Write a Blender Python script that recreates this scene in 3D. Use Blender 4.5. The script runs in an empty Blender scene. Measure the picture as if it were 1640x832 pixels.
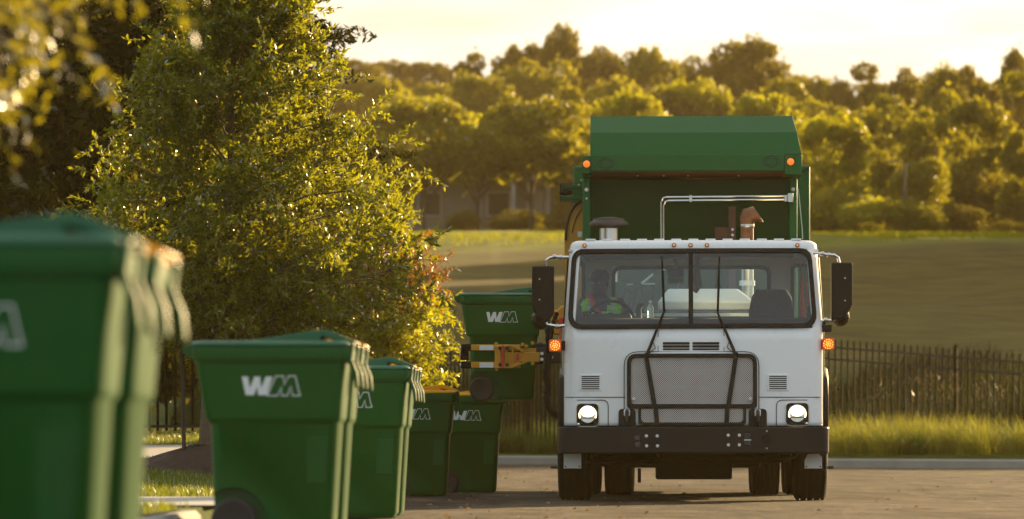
import bpy, bmesh, math, random
import numpy as np
from mathutils import Vector, Matrix, Quaternion
R = math.radians
S = bpy.context.scene
COL = S.collection
PI = math.pi

# ------------------------------------------------------------------ camera
F = 7700.0                        # focal length in pixels of the 1640-wide photograph
CH = 0.51                         # camera height
cam_d = bpy.data.cameras.new('camera'); cam = bpy.data.objects.new('camera', cam_d); COL.objects.link(cam)
cam.location = (0, 0, CH); cam.rotation_euler = (R(90), 0, 0)
cam_d.sensor_width = 36; cam_d.lens = F / 1640 * 36
cam_d.shift_y = (713 - 416) / 1640
cam_d.clip_start = 0.5; cam_d.clip_end = 5000
cam_d.dof.use_dof = True; cam_d.dof.focus_distance = 43.6; cam_d.dof.aperture_fstop = 3.3
S.camera = cam

# ------------------------------------------------------------------ sky, sun, exposure
SUN_AZ, SUN_EL = 33.0, 14.0       # azimuth from +Y (view direction) towards +X
W = bpy.data.worlds.new('World'); S.world = W; W.use_nodes = True
wn, wl = W.node_tree.nodes, W.node_tree.links
bg = wn['Background']; bg.inputs['Strength'].default_value = 0.15
sky = wn.new('ShaderNodeTexSky'); sky.sky_type = 'NISHITA'; sky.sun_disc = False
sky.sun_elevation = R(SUN_EL); sky.sun_rotation = R(SUN_AZ)
sky.air_density = 1.0; sky.dust_density = 2.5; sky.ozone_density = 1.0
# thin high cloud over the clear sky
tc = wn.new('ShaderNodeTexCoord'); mp = wn.new('ShaderNodeMapping'); mp.inputs['Scale'].default_value = (3.0, 3.0, 16.0)
cn = wn.new('ShaderNodeTexNoise'); cn.inputs['Scale'].default_value = 3.2; cn.inputs['Detail'].default_value = 7; cn.inputs['Roughness'].default_value = 0.55
cr = wn.new('ShaderNodeValToRGB'); cr.color_ramp.elements[0].position = 0.42; cr.color_ramp.elements[1].position = 0.72
cr.color_ramp.elements[0].color = (0.82, 0.82, 0.82, 1); cr.color_ramp.elements[1].color = (1.0, 1.0, 1.0, 1)
mx = wn.new('ShaderNodeMix'); mx.data_type = 'RGBA'; 
dt = wn.new('ShaderNodeVectorMath'); dt.operation = 'DOT_PRODUCT'
dt.inputs[1].default_value = (math.sin(R(SUN_AZ))*math.cos(R(SUN_EL)), math.cos(R(SUN_AZ))*math.cos(R(SUN_EL)), math.sin(R(SUN_EL)))
wl.new(tc.outputs['Generated'], dt.inputs[0])
dr = wn.new('ShaderNodeMapRange'); dr.inputs['From Min'].default_value = 0.1; dr.inputs['From Max'].default_value = 1.0
wl.new(dt.outputs['Value'], dr.inputs['Value'])
cc = wn.new('ShaderNodeMix'); cc.data_type = 'RGBA'; cc.inputs['A'].default_value = (1.74, 1.96, 2.04, 1)
c2 = wn.new('ShaderNodeTexNoise'); c2.inputs['Scale'].default_value = 5.0; c2.inputs['Detail'].default_value = 6; c2.inputs['Roughness'].default_value = .5; c2.inputs['Distortion'].default_value = .5
wl.new(mp.outputs['Vector'], c2.inputs['Vector'])
r2 = wn.new('ShaderNodeValToRGB'); r2.color_ramp.elements[0].position = .40; r2.color_ramp.elements[1].position = .64
r2.color_ramp.elements[0].color = (2.42, 2.20, 1.98, 1); r2.color_ramp.elements[1].color = (1.80, 1.46, 1.16, 1)
wl.new(c2.outputs['Fac'], r2.inputs['Fac']); wl.new(r2.outputs['Color'], cc.inputs['B'])
wl.new(dr.outputs['Result'], cc.inputs['Factor']); wl.new(cc.outputs['Result'], mx.inputs['B'])
wl.new(tc.outputs['Generated'], mp.inputs['Vector']); wl.new(mp.outputs['Vector'], cn.inputs['Vector'])
wl.new(cn.outputs['Fac'], cr.inputs['Fac']); wl.new(cr.outputs['Color'], mx.inputs['Factor'])
wl.new(sky.outputs['Color'], mx.inputs['A']); wl.new(mx.outputs['Result'], bg.inputs['Color'])

sun_d = bpy.data.lights.new('sun', 'SUN'); sun = bpy.data.objects.new('sun', sun_d); COL.objects.link(sun)
sun_d.energy = 5.0; sun_d.angle = R(0.55); sun_d.color = (1.0, 0.70, 0.34)
sdir = Vector((math.sin(R(SUN_AZ)) * math.cos(R(SUN_EL)), math.cos(R(SUN_AZ)) * math.cos(R(SUN_EL)), math.sin(R(SUN_EL))))
sun.rotation_euler = sdir.to_track_quat('Z', 'Y').to_euler()
S.view_settings.view_transform = 'Standard'; S.view_settings.look = 'None'
S.view_settings.exposure = 1.42; S.view_settings.gamma = 1.0
S.render.engine = 'CYCLES'
S.cycles.use_denoising = True
S.cycles.max_bounces = 10; S.cycles.transparent_max_bounces = 12; S.cycles.volume_bounces = 1
S.cycles.diffuse_bounces = 4; S.cycles.transmission_bounces = 6
S.cycles.sample_clamp_indirect = 6.0

# ------------------------------------------------------------------ materials
def rgba(c): return (c[0], c[1], c[2], 1.0)
def mat(name, c, rough=0.5, metal=0.0, var=0.15, scale=6.0, bump=0.0, bscale=40.0, coat=0.0, emit=None, estr=0.0, spec=0.5, trans=0.0, c2=None):
    m = bpy.data.materials.new(name); m.use_nodes = True
    n, l = m.node_tree.nodes, m.node_tree.links
    p = n['Principled BSDF']
    t = n.new('ShaderNodeTexCoord')
    nz = n.new('ShaderNodeTexNoise'); nz.inputs['Scale'].default_value = scale; nz.inputs['Detail'].default_value = 6
    l.new(t.outputs['Object'], nz.inputs['Vector'])
    mixn = n.new('ShaderNodeMix'); mixn.data_type = 'RGBA'
    a = tuple(max(0, x * (1 - var)) for x in c); b = tuple(min(1, x * (1 + var)) for x in (c2 or c))
    mixn.inputs['A'].default_value = rgba(a); mixn.inputs['B'].default_value = rgba(b)
    l.new(nz.outputs['Fac'], mixn.inputs['Factor']); l.new(mixn.outputs['Result'], p.inputs['Base Color'])
    mr = n.new('ShaderNodeMapRange'); mr.inputs['To Min'].default_value = max(0.02, rough * 0.85); mr.inputs['To Max'].default_value = min(1, rough * 1.15)
    l.new(nz.outputs['Fac'], mr.inputs['Value']); l.new(mr.outputs['Result'], p.inputs['Roughness'])
    p.inputs['Metallic'].default_value = metal
    p.inputs['Specular IOR Level'].default_value = spec
    p.inputs['Coat Weight'].default_value = coat; p.inputs['Coat Roughness'].default_value = 0.06
    p.inputs['Transmission Weight'].default_value = trans
    if bump > 0:
        nb = n.new('ShaderNodeTexNoise'); nb.inputs['Scale'].default_value = bscale; nb.inputs['Detail'].default_value = 5
        l.new(t.outputs['Object'], nb.inputs['Vector'])
        bp = n.new('ShaderNodeBump'); bp.inputs['Strength'].default_value = bump; bp.inputs['Distance'].default_value = 0.02
        l.new(nb.outputs['Fac'], bp.inputs['Height']); l.new(bp.outputs['Normal'], p.inputs['Normal'])
    if emit:
        p.inputs['Emission Color'].default_value = rgba(emit); p.inputs['Emission Strength'].default_value = estr
    return m

def leafmat(name, c, ct, tmix=0.45, gloss=0.25, var=0.45, nscale=1.5, rough=0.4):
    m = bpy.data.materials.new(name); m.use_nodes = True
    n, l = m.node_tree.nodes, m.node_tree.links
    n.remove(n['Principled BSDF']); out = n['Material Output']
    g = n.new('ShaderNodeNewGeometry')
    t = n.new('ShaderNodeTexCoord')
    nz = n.new('ShaderNodeTexNoise'); nz.inputs['Scale'].default_value = nscale; nz.inputs['Detail'].default_value = 3
    l.new(t.outputs['Object'], nz.inputs['Vector'])
    add = n.new('ShaderNodeMath'); add.operation = 'ADD'
    mul = n.new('ShaderNodeMath'); mul.operation = 'MULTIPLY'; mul.inputs[1].default_value = 0.5
    l.new(g.outputs['Random Per Island'], mul.inputs[0]); l.new(mul.outputs[0], add.inputs[0]); 
    mul2 = n.new('ShaderNodeMath'); mul2.operation = 'MULTIPLY'; mul2.inputs[1].default_value = 0.6
    l.new(nz.outputs['Fac'], mul2.inputs[0]); l.new(mul2.outputs[0], add.inputs[1])
    def ramp(col):
        x = n.new('ShaderNodeMix'); x.data_type = 'RGBA'
        x.inputs['A'].default_value = rgba(tuple(v * (1 - var) for v in col)); x.inputs['B'].default_value = rgba(tuple(min(1, v * (1 + var)) for v in col))
        l.new(add.outputs[0], x.inputs['Factor']); return x.outputs['Result']
    d = n.new('ShaderNodeBsdfDiffuse'); l.new(ramp(c), d.inputs['Color'])
    tr = n.new('ShaderNodeBsdfTranslucent'); l.new(ramp(ct), tr.inputs['Color'])
    m1 = n.new('ShaderNodeMixShader'); m1.inputs[0].default_value = tmix
    l.new(d.outputs[0], m1.inputs[1]); l.new(tr.outputs[0], m1.inputs[2])
    gl = n.new('ShaderNodeBsdfGlossy'); gl.inputs['Roughness'].default_value = rough; gl.inputs['Color'].default_value = (1, 1, 1, 1)
    fr = n.new('ShaderNodeFresnel'); fr.inputs['IOR'].default_value = 1.38
    fm = n.new('ShaderNodeMath'); fm.operation = 'MULTIPLY'; fm.inputs[1].default_value = gloss
    l.new(fr.outputs[0], fm.inputs[0])
    m2 = n.new('ShaderNodeMixShader'); l.new(fm.outputs[0], m2.inputs[0]); l.new(m1.outputs[0], m2.inputs[1]); l.new(gl.outputs[0], m2.inputs[2])
    l.new(m2.outputs[0], out.inputs['Surface'])
    return m

def glassmat(name, tint=(0.72, 0.82, 0.84), fac=1.0):
    m = bpy.data.materials.new(name); m.use_nodes = True
    n, l = m.node_tree.nodes, m.node_tree.links
    n.remove(n['Principled BSDF']); out = n['Material Output']
    tr = n.new('ShaderNodeBsdfTransparent'); tr.inputs['Color'].default_value = rgba(tint)
    gl = n.new('ShaderNodeBsdfGlossy'); gl.inputs['Roughness'].default_value = 0.02
    fr = n.new('ShaderNodeFresnel'); fr.inputs['IOR'].default_value = 1.5
    fm = n.new('ShaderNodeMath'); fm.operation = 'MULTIPLY'; fm.inputs[1].default_value = fac; fm.use_clamp = True
    l.new(fr.outputs[0], fm.inputs[0])
    mx = n.new('ShaderNodeMixShader'); l.new(fm.outputs[0], mx.inputs[0]); l.new(tr.outputs[0], mx.inputs[1]); l.new(gl.outputs[0], mx.inputs[2])
    l.new(mx.outputs[0], out.inputs['Surface']); return m

M = {}
M['white_paint'] = mat('white_paint', (0.86, 0.86, 0.86), 0.28, var=0.03, coat=0.35, scale=2)
M['white_shade'] = mat('white_plate', (0.74, 0.74, 0.72), 0.5, var=0.08)
M['black_satin'] = mat('black_satin', (0.008, 0.0065, 0.005), 0.36, var=0.3, scale=3, spec=0.3)
M['black_rubber'] = mat('black_rubber', (0.006, 0.0055, 0.005), 0.75, var=0.3, spec=0.15, bump=0.3, bscale=60)
M['black_trim'] = mat('black_trim', (0.009, 0.007, 0.006), 0.45, var=0.2, spec=0.25)
M['black_plastic'] = mat('black_plastic', (0.007, 0.006, 0.005), 0.5, var=0.25, spec=0.25)
M['dark_metal'] = mat('dark_metal', (0.025, 0.022, 0.02), 0.55, metal=0.3, var=0.5, scale=9)
M['grime'] = mat('underbody_grime', (0.010, 0.008, 0.006), 0.8, var=0.6, spec=0.15, scale=7, bump=0.4)
M['chrome'] = mat('chrome', (0.75, 0.74, 0.72), 0.12, metal=1.0, var=0.08)
M['steel'] = mat('brushed_steel', (0.60, 0.58, 0.55), 0.3, metal=1.0, var=0.15, scale=20)
M['zinc'] = mat('zinc_bolt', (0.75, 0.74, 0.70), 0.45, metal=0.4, var=0.1)
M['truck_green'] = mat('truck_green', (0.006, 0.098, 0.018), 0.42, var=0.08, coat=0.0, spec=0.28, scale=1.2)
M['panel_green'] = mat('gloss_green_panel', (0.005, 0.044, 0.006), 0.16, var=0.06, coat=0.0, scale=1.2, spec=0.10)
M['yellow_paint'] = mat('yellow_paint', (0.60, 0.27, 0.012), 0.42, var=0.25, scale=8)
M['rust'] = mat('rusty_metal', (0.13, 0.048, 0.020), 0.6, metal=0.4, var=0.6, scale=14, c2=(0.24, 0.11, 0.05))
M['rust_plate'] = mat('rusty_plate', (0.10, 0.045, 0.022), 0.75, var=0.5, scale=12)
M['red_tape'] = mat('red_reflector', (0.55, 0.035, 0.012), 0.35, var=0.1)
M['white_tape'] = mat('white_reflector', (0.75, 0.75, 0.75), 0.35, var=0.1, scale=30)
M['amber_lens'] = mat('amber_lens', (0.75, 0.16, 0.02), 0.25, var=0.1, emit=(1, 0.25, 0.03), estr=0.25)
M['marker_lens'] = mat('marker_lens', (0.75, 0.2, 0.03), 0.25, var=0.1, emit=(1, 0.33, 0.06), estr=0.2)
M['signal_base'] = mat('signal_lens', (0.7, 0.08, 0.015), 0.3, var=0.05, emit=(1, 0.05, 0.004), estr=0.04)
M['signal_led'] = mat('signal_led', (0.9, 0.6, 0.1), 0.3, var=0.02, emit=(1, 0.55, 0.06), estr=0.8)
M['lamp_glow'] = mat('headlamp_glow', (0.9, 0.85, 0.7), 0.3, var=0.02, emit=(1, 0.88, 0.62), estr=5.0)
M['lamp_dim'] = mat('headlamp_reflector', (0.55, 0.50, 0.42), 0.12, metal=1, var=0.3, scale=30)
M['interior'] = mat('cab_liner', (0.72, 0.70, 0.63), 0.8, var=0.06)
M['dash'] = mat('dashboard', (0.03, 0.032, 0.034), 0.6, var=0.2)
M['seat'] = mat('seat_cloth', (0.035, 0.036, 0.036), 0.85, var=0.4, bump=0.4)
M['belt'] = mat('red_belt', (0.68, 0.05, 0.02), 0.6, var=0.1)
M['pale_box'] = mat('pale_engine_cover', (0.72, 0.75, 0.74), 0.5, var=0.06)
M['glass'] = glassmat('windscreen_glass', (0.88, 0.97, 0.98), 1.7)
M['bin_green'] = mat('bin_green_plastic', (0.005, 0.092, 0.013), 0.34, var=0.12, scale=3, bump=0.06, bscale=180, spec=0.34)
M['bin_lid'] = mat('bin_lid_green', (0.005, 0.105, 0.040), 0.36, var=0.12, scale=3, bump=0.06, bscale=180)
M['bin_lid_yellow'] = mat('bin_lid_yellow', (0.95, 0.58, 0.02), 0.42, var=0.08, scale=3, bump=0.06, bscale=180)
M['bin_lid_yellow'] = leafmat('bin_lid_yellow', (0.92, 0.55, 0.015), (0.95, 0.55, 0.02), 0.5, 0.5, 0.06, 3, 0.4)
M['bin_wheel'] = mat('bin_wheel_plastic', (0.024, 0.018, 0.015), 0.55, var=0.3)
M['logo'] = mat('logo_white', (0.80, 0.80, 0.80), 0.5, var=0.04)
M['skin'] = mat('dark_skin', (0.055, 0.030, 0.020), 0.5, var=0.15, scale=10)
M['shirt'] = mat('grey_blue_shirt', (0.10, 0.12, 0.13), 0.85, var=0.2)
M['vest'] = mat('hi_vis_vest', (0.40, 1.0, 0.06), 0.7, var=0.1, emit=(0.2, 1.0, 0.05), estr=0.0)
M['vest_tape'] = mat('vest_reflective_tape', (0.70, 0.72, 0.70), 0.4, var=0.1)
M['cap'] = mat('dark_cap', (0.014, 0.014, 0.016), 0.8, var=0.2)
M['trouser'] = mat('dark_trousers', (0.02, 0.022, 0.03), 0.9, var=0.2)
M['bark'] = mat('tree_bark', (0.13, 0.09, 0.06), 0.9, var=0.45, scale=14, bump=0.8, bscale=30)
M['bark_dark'] = mat('dark_bark', (0.06, 0.045, 0.032), 0.9, var=0.4, scale=8, bump=0.6)
M['stake'] = mat('weathered_stake', (0.05, 0.032, 0.02), 0.85, var=0.4)
M['mulch'] = mat('bark_mulch', (0.055, 0.030, 0.018), 0.95, var=0.7, scale=18, bump=1.0, bscale=25)
M['kerb'] = mat('kerb_concrete', (0.34, 0.31, 0.27), 0.85, var=0.25, scale=3, bump=0.3)
M['walk'] = mat('pavement_concrete', (0.40, 0.37, 0.33), 0.85, var=0.18, scale=4, bump=0.2)
M['fence'] = mat('black_fence_paint', (0.003, 0.0025, 0.002), 0.85, var=0.2, spec=0.04)
M['fence_rail'] = mat('fence_rail_paint', (0.012, 0.010, 0.008), 0.4, var=0.2, spec=0.5)
M['house_wall'] = mat('house_wall', (0.15, 0.13, 0.11), 0.85, var=0.1)
M['house_roof'] = mat('house_roof', (0.13, 0.095, 0.07), 0.9, var=0.3, scale=2)
M['house_white'] = mat('house_white_trim', (0.30, 0.27, 0.23), 0.7, var=0.08)
M['window_dark'] = mat('dark_window', (0.03, 0.03, 0.03), 0.1, var=0.1)
M['pole'] = mat('pole_wood', (0.10, 0.075, 0.055), 0.85, var=0.3)
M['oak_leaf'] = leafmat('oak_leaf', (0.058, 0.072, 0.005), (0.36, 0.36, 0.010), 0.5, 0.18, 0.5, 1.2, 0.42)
M['oak_leaf_sun'] = leafmat('oak_leaf_sunlit', (0.090, 0.105, 0.006), (0.52, 0.50, 0.012), 0.52, 0.20, 0.45, 1.2, 0.42)  # brighter copy of the oak leaf, sunlight put into its colour
M['oak_leaf_red'] = leafmat('oak_leaf_rust', (0.13, 0.065, 0.010), (0.42, 0.19, 0.012), 0.4, 0.4, 0.3, 2, 0.4)
M['dark_leaf'] = leafmat('shade_darkened_leaf', (0.013, 0.018, 0.002), (0.12, 0.105, 0.004), 0.40, 0.06, 0.7, 1.6)  # deep shade of the surrounding trees is put into this leaf colour
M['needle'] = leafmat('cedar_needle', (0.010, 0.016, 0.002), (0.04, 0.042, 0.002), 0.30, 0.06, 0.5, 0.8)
M['near_leaf'] = leafmat('near_oak_leaf', (0.04, 0.045, 0.005), (0.36, 0.31, 0.012), 0.5, 0.4, 0.4, 2)
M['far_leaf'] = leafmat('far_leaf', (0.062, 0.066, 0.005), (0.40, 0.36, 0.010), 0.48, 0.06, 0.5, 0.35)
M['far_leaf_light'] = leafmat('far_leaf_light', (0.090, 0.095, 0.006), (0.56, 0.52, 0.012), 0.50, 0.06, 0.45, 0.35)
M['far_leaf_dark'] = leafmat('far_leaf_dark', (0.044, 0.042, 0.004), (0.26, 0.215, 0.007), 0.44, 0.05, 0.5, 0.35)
M['tall_grass'] = leafmat('tall_grass', (0.155, 0.15, 0.018), (0.46, 0.43, 0.035), 0.48, 0.06, 0.6, 0.7)
M['weed'] = leafmat('weed_green', (0.018, 0.030, 0.003), (0.040, 0.056, 0.004), 0.30, 0.03, 0.5, 0.5)
M['verge_green'] = leafmat('verge_green_blade', (0.038, 0.065, 0.005), (0.11, 0.17, 0.008), 0.45, 0.04, 0.5, 0.9)
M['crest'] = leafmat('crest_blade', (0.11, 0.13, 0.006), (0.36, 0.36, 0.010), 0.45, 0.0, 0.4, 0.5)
M['bin_wheel_dark'] = mat('bin_wheel_recess', (0.004, 0.0035, 0.003), 0.8, var=0.2, spec=0.1)
M['seed'] = leafmat('seed_head', (0.16, 0.10, 0.045), (0.20, 0.125, 0.05), 0.4, 0.1, 0.3, 2)
M['lawn'] = leafmat('lawn_blade', (0.075, 0.10, 0.010), (0.24, 0.26, 0.014), 0.45, 0.15, 0.4, 1.5)

# perforated grille sheet: round holes in staggered rows
def grille_material():
    m = mat('perforated_grille', (0.60, 0.55, 0.52), 0.45, metal=0.2, var=0.12, scale=5)
    n, l = m.node_tree.nodes, m.node_tree.links
    t = n.new('ShaderNodeTexCoord'); mp = n.new('ShaderNodeMapping'); mp.inputs['Rotation'].default_value = (0, R(45), 0); mp.inputs['Scale'].default_value = (1, 0.0001, 1)
    v = n.new('ShaderNodeTexVoronoi'); v.inputs['Scale'].default_value = 74; v.inputs['Randomness'].default_value = 0.0
    l.new(t.outputs['Object'], mp.inputs['Vector']); l.new(mp.outputs['Vector'], v.inputs['Vector'])
    c = n.new('ShaderNodeMapRange'); c.inputs['From Min'].default_value = 0.30; c.inputs['From Max'].default_value = 0.38
    l.new(v.outputs['Distance'], c.inputs['Value'])
    p = n['Principled BSDF']; src = p.inputs['Base Color'].links[0].from_socket
    mx = n.new('ShaderNodeMix'); mx.data_type = 'RGBA'; mx.inputs['A'].default_value = (0.006, 0.005, 0.005, 1)
    l.new(c.outputs['Result'], mx.inputs['Factor']); l.new(src, mx.inputs['B']); l.new(mx.outputs['Result'], p.inputs['Base Color'])
    return m
M['grille'] = grille_material()

# ------------------------------------------------------------------ mesh helpers
class MB:
    def __init__(s): s.v = []; s.f = []
    def add(s, vs, fs):
        o = len(s.v); s.v += [tuple(v) for v in vs]; s.f += [tuple(i + o for i in f) for f in fs]; return s
    def box(s, x0, x1, y0, y1, z0, z1):
        return s.add([(x0,y0,z0),(x1,y0,z0),(x1,y1,z0),(x0,y1,z0),(x0,y0,z1),(x1,y0,z1),(x1,y1,z1),(x0,y1,z1)],
                     [(0,3,2,1),(4,5,6,7),(0,1,5,4),(1,2,6,5),(2,3,7,6),(3,0,4,7)])
    def tube(s, pts, r, n=10, cap=True):
        pts = [Vector(p) for p in pts]; rs = r if isinstance(r, (list, tuple)) else [r] * len(pts)
        vs, fs = [], []; up = None
        for i, p in enumerate(pts):
            d = (pts[min(i+1, len(pts)-1)] - pts[max(i-1, 0)])
            d = d.normalized() if d.length > 1e-9 else Vector((0, 0, 1))
            if up is None:
                up = Vector((0, 0, 1)) if abs(d.z) < 0.9 else Vector((1, 0, 0))
            a = d.cross(up).normalized(); b = a.cross(d).normalized(); up = b
            for k in range(n):
                t = 2*PI*k/n; vs.append(p + (a*math.cos(t) + b*math.sin(t)) * rs[i])
        for i in range(len(pts)-1):
            for k in range(n):
                fs.append((i*n+k, i*n+(k+1)%n, (i+1)*n+(k+1)%n, (i+1)*n+k))
        if cap:
            fs.append(tuple(range(n-1, -1, -1))); fs.append(tuple((len(pts)-1)*n+k for k in range(n)))
        return s.add(vs, fs)
    def prism(s, poly, axis, a, b):
        """poly of (u,v); axis 'x': (u,v)=(y,z); 'y': (x,z); 'z': (x,y)"""
        n = len(poly)
        def P(u, v, w): return {'x': (w, u, v), 'y': (u, w, v), 'z': (u, v, w)}[axis]
        vs = [P(u, v, a) for u, v in poly] + [P(u, v, b) for u, v in poly]
        fs = [tuple(range(n)), tuple(range(2*n-1, n-1, -1))] + [(i, n+i, n+(i+1)%n, (i+1)%n) for i in range(n)]
        return s.add(vs, fs)
    def lathe(s, prof, c, axis='z', n=24):
        vs, fs = [], []
        for (r, h) in prof:
            for k in range(n):
                t = 2*PI*k/n; u, v = r*math.cos(t), r*math.sin(t)
                vs.append({'z': (c[0]+u, c[1]+v, c[2]+h), 'y': (c[0]+u, c[1]+h, c[2]+v), 'x': (c[0]+h, c[1]+u, c[2]+v)}[axis])
        m = len(prof)
        for i in range(m-1):
            for k in range(n): fs.append((i*n+k, i*n+(k+1)%n, (i+1)*n+(k+1)%n, (i+1)*n+k))
        if prof[0][0] > 1e-5: fs.append(tuple(range(n-1, -1, -1)))
        if prof[-1][0] > 1e-5: fs.append(tuple((m-1)*n+k for k in range(n)))
        return s.add(vs, fs)
    def ball(s, c, r, n=12, sc=(1, 1, 1)):
        m = max(6, n//2+1); prof = [(max(1e-6, r*math.sin(PI*i/m)), -r*math.cos(PI*i/m)) for i in range(m+1)]
        o = len(s.v); s.lathe(prof, (0, 0, 0), 'z', n)
        for i in range(o, len(s.v)):
            v = s.v[i]; s.v[i] = (c[0]+v[0]*sc[0], c[1]+v[1]*sc[1], c[2]+v[2]*sc[2])
        return s
    def loft(s, secs, cap0=True, cap1=True):
        n = len(secs[0]); vs = [p for q in secs for p in q]; fs = []
        for i in range(len(secs)-1):
            for k in range(n): fs.append((i*n+k, i*n+(k+1)%n, (i+1)*n+(k+1)%n, (i+1)*n+k))
        if cap0: fs.append(tuple(range(n-1, -1, -1)))
        if cap1: fs.append(tuple((len(secs)-1)*n+k for k in range(n)))
        return s.add(vs, fs)
    def plate(s, poly, yf, th):
        """poly (x,z) on the front surface y=yf(x,z), thickness th towards the back"""
        n = len(poly)
        vs = [(x, yf(x, z), z) for x, z in poly] + [(x, yf(x, z)+th, z) for x, z in poly]
        return s.add(vs, [tuple(range(n)), tuple(range(2*n-1, n-1, -1))] + [(i, n+i, n+(i+1)%n, (i+1)%n) for i in range(n)])
    def ring(s, outer, inner, yf, th):
        n = len(outer); vs = []
        for dy in (0, th):
            vs += [(x, yf(x, z)+dy, z) for x, z in outer] + [(x, yf(x, z)+dy, z) for x, z in inner]
        fs = []
        for i in range(n):
            j = (i+1) % n
            fs += [(i, j, n+j, n+i), (2*n+i, 3*n+i, 3*n+j, 2*n+j), (i, 2*n+i, 2*n+j, j), (n+i, n+j, 3*n+j, 3*n+i)]
        return s.add(vs, fs)
    def build(s, name, m, parent=None, smooth=35, bevel=0.0, seg=2):
        me = bpy.data.meshes.new(name); me.from_pydata(s.v, [], s.f)
        bm = bmesh.new(); bm.from_mesh(me); bmesh.ops.recalc_face_normals(bm, faces=bm.faces); bm.to_mesh(me); bm.free()
        me.materials.append(m)
        if smooth:
            me.polygons.foreach_set('use_smooth', [True]*len(me.polygons)); me.set_sharp_from_angle(angle=R(smooth))
        o = bpy.data.objects.new(name, me); COL.objects.link(o)
        if parent: o.parent = parent
        if bevel > 0:
            b = o.modifiers.new('bevel', 'BEVEL'); b.width = bevel; b.segments = seg; b.limit_method = 'ANGLE'; b.angle_limit = R(40)
            b.harden_normals = False
        return o

def rrect(x0, x1, y0, y1, r, n=5):
    out = []
    for cx, cy, a in ((x1-r, y1-r, 0), (x0+r, y1-r, 90), (x0+r, y0+r, 180), (x1-r, y0+r, 270)):
        for k in range(n):
            t = R(a + 90*k/(n-1)); out.append((cx + r*math.cos(t), cy + r*math.sin(t)))
    return out
def roundpoly(pts, rad, n=5):
    out = []; m = len(pts)
    for i in range(m):
        p = Vector(pts[i]); a = (Vector(pts[i-1])-p); b = (Vector(pts[(i+1)%m])-p)
        r = rad[i] if isinstance(rad, (list, tuple)) else rad
        la, lb = a.length, b.length; a.normalize(); b.normalize()
        half = a.angle(b)/2; d = min(r/math.tan(half), la*0.49, lb*0.49)
        A, B = p+a*d, p+b*d
        for k in range(n):
            t = k/(n-1); q = A*(1-t)**2 + p*2*t*(1-t) + B*t*t; out.append((q.x, q.y))
    return out

def quads_mesh(name, V, m, parent=None, mats=None, mi=None):
    """V: (n,4,3) array of separate quads"""
    n = len(V); me = bpy.data.meshes.new(name)
    me.vertices.add(n*4); me.vertices.foreach_set('co', np.ascontiguousarray(V, dtype=np.float32).ravel())
    me.loops.add(n*4); me.loops.foreach_set('vertex_index', np.arange(n*4, dtype=np.int32))
    me.polygons.add(n); me.polygons.foreach_set('loop_start', np.arange(0, n*4, 4, dtype=np.int32))
    me.materials.append(m)
    for x in (mats or []): me.materials.append(x)
    if mi is not None: me.polygons.foreach_set('material_index', np.asarray(mi, dtype=np.int32))
    me.update(); me.validate()
    o = bpy.data.objects.new(name, me); COL.objects.link(o)
    if parent: o.parent = parent
    return o

def empty(name, loc=(0, 0, 0), rz=0.0):
    o = bpy.data.objects.new(name, None); COL.objects.link(o); o.location = loc; o.rotation_euler = (0, 0, rz); o.empty_display_size = 0.2; return o
def tag(o, label=None, cat=None, group=None, kind=None):
    for k, v in (('label', label), ('category', cat), ('group', group), ('kind', kind)):
        if v: o[k] = v
    return o
def copy_tree(o, parent=None):
    c = o.copy(); COL.objects.link(c); c.parent = parent
    for ch in list(o.children): copy_tree(ch, c)
    return c
def W2(px, Y): return (px - 820) / F * Y
def WZ(py, Y): return CH + (713 - py) / F * Y

# ------------------------------------------------------------------ ground
KERB = [(-60, 62), (-30, 66), (-8, 74), (-3.0, 82), (-1.6, 84.2), (0.8, 84.0), (3, 80.5), (5.1, 77.6), (8.0, 75.6), (14, 73.5), (40, 68), (140, 60)]
def far_kerb(x):
    for (x0, y0), (x1, y1) in zip(KERB, KERB[1:]):
        if x <= x1: return y0 + (y1-y0) * (x-x0)/(x1-x0)
    return KERB[-1][1]
def left_kerb(y): return -2.1 + 0.0125*y
def road_z(y): return max(0.0, min(0.2, (y-46)*0.0045))
def sm(t): t = max(0.0, min(1.0, t)); return t*t*(3-2*t)
PROFILE = [(0, .34), (3, .42), (8, .75), (14, 1.7), (24, 3.05), (40, 4.45), (60, 6.35), (64, 6.75), (80, 7.5), (110, 8.9), (150, 11.5), (200, 17.5), (260, 24.5), (330, 30.0), (700, 33), (3000, 34)]
def prof(s):
    if s <= 0: return PROFILE[0][1]
    for (a, za), (b, zb) in zip(PROFILE, PROFILE[1:]):
        if s <= b: return za + (zb-za)*(s-a)/(b-a)
    return PROFILE[-1][1]
def inland(x, y):
    fk = far_kerb(x); s = y-fk
    return s if s <= 4 else y-(fk+(81-fk)*sm((s-4)/36))
def ground_z(x, y):
    s = inland(x, y)
    xk = left_kerb(y)
    if s > 0.101:
        return prof(s)
    if x < xk:
        lawn = road_z(y) + 0.14 + max(0.0, y-33)*0.0168*sm((xk-x)/1.6)
        if x > -8: return min(lawn, 0.75)
        return min(lawn, 0.75)
    return road_z(y) - 0.03
# ================================================================== SETTING
rng = np.random.default_rng(7); random.seed(7)

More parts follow.
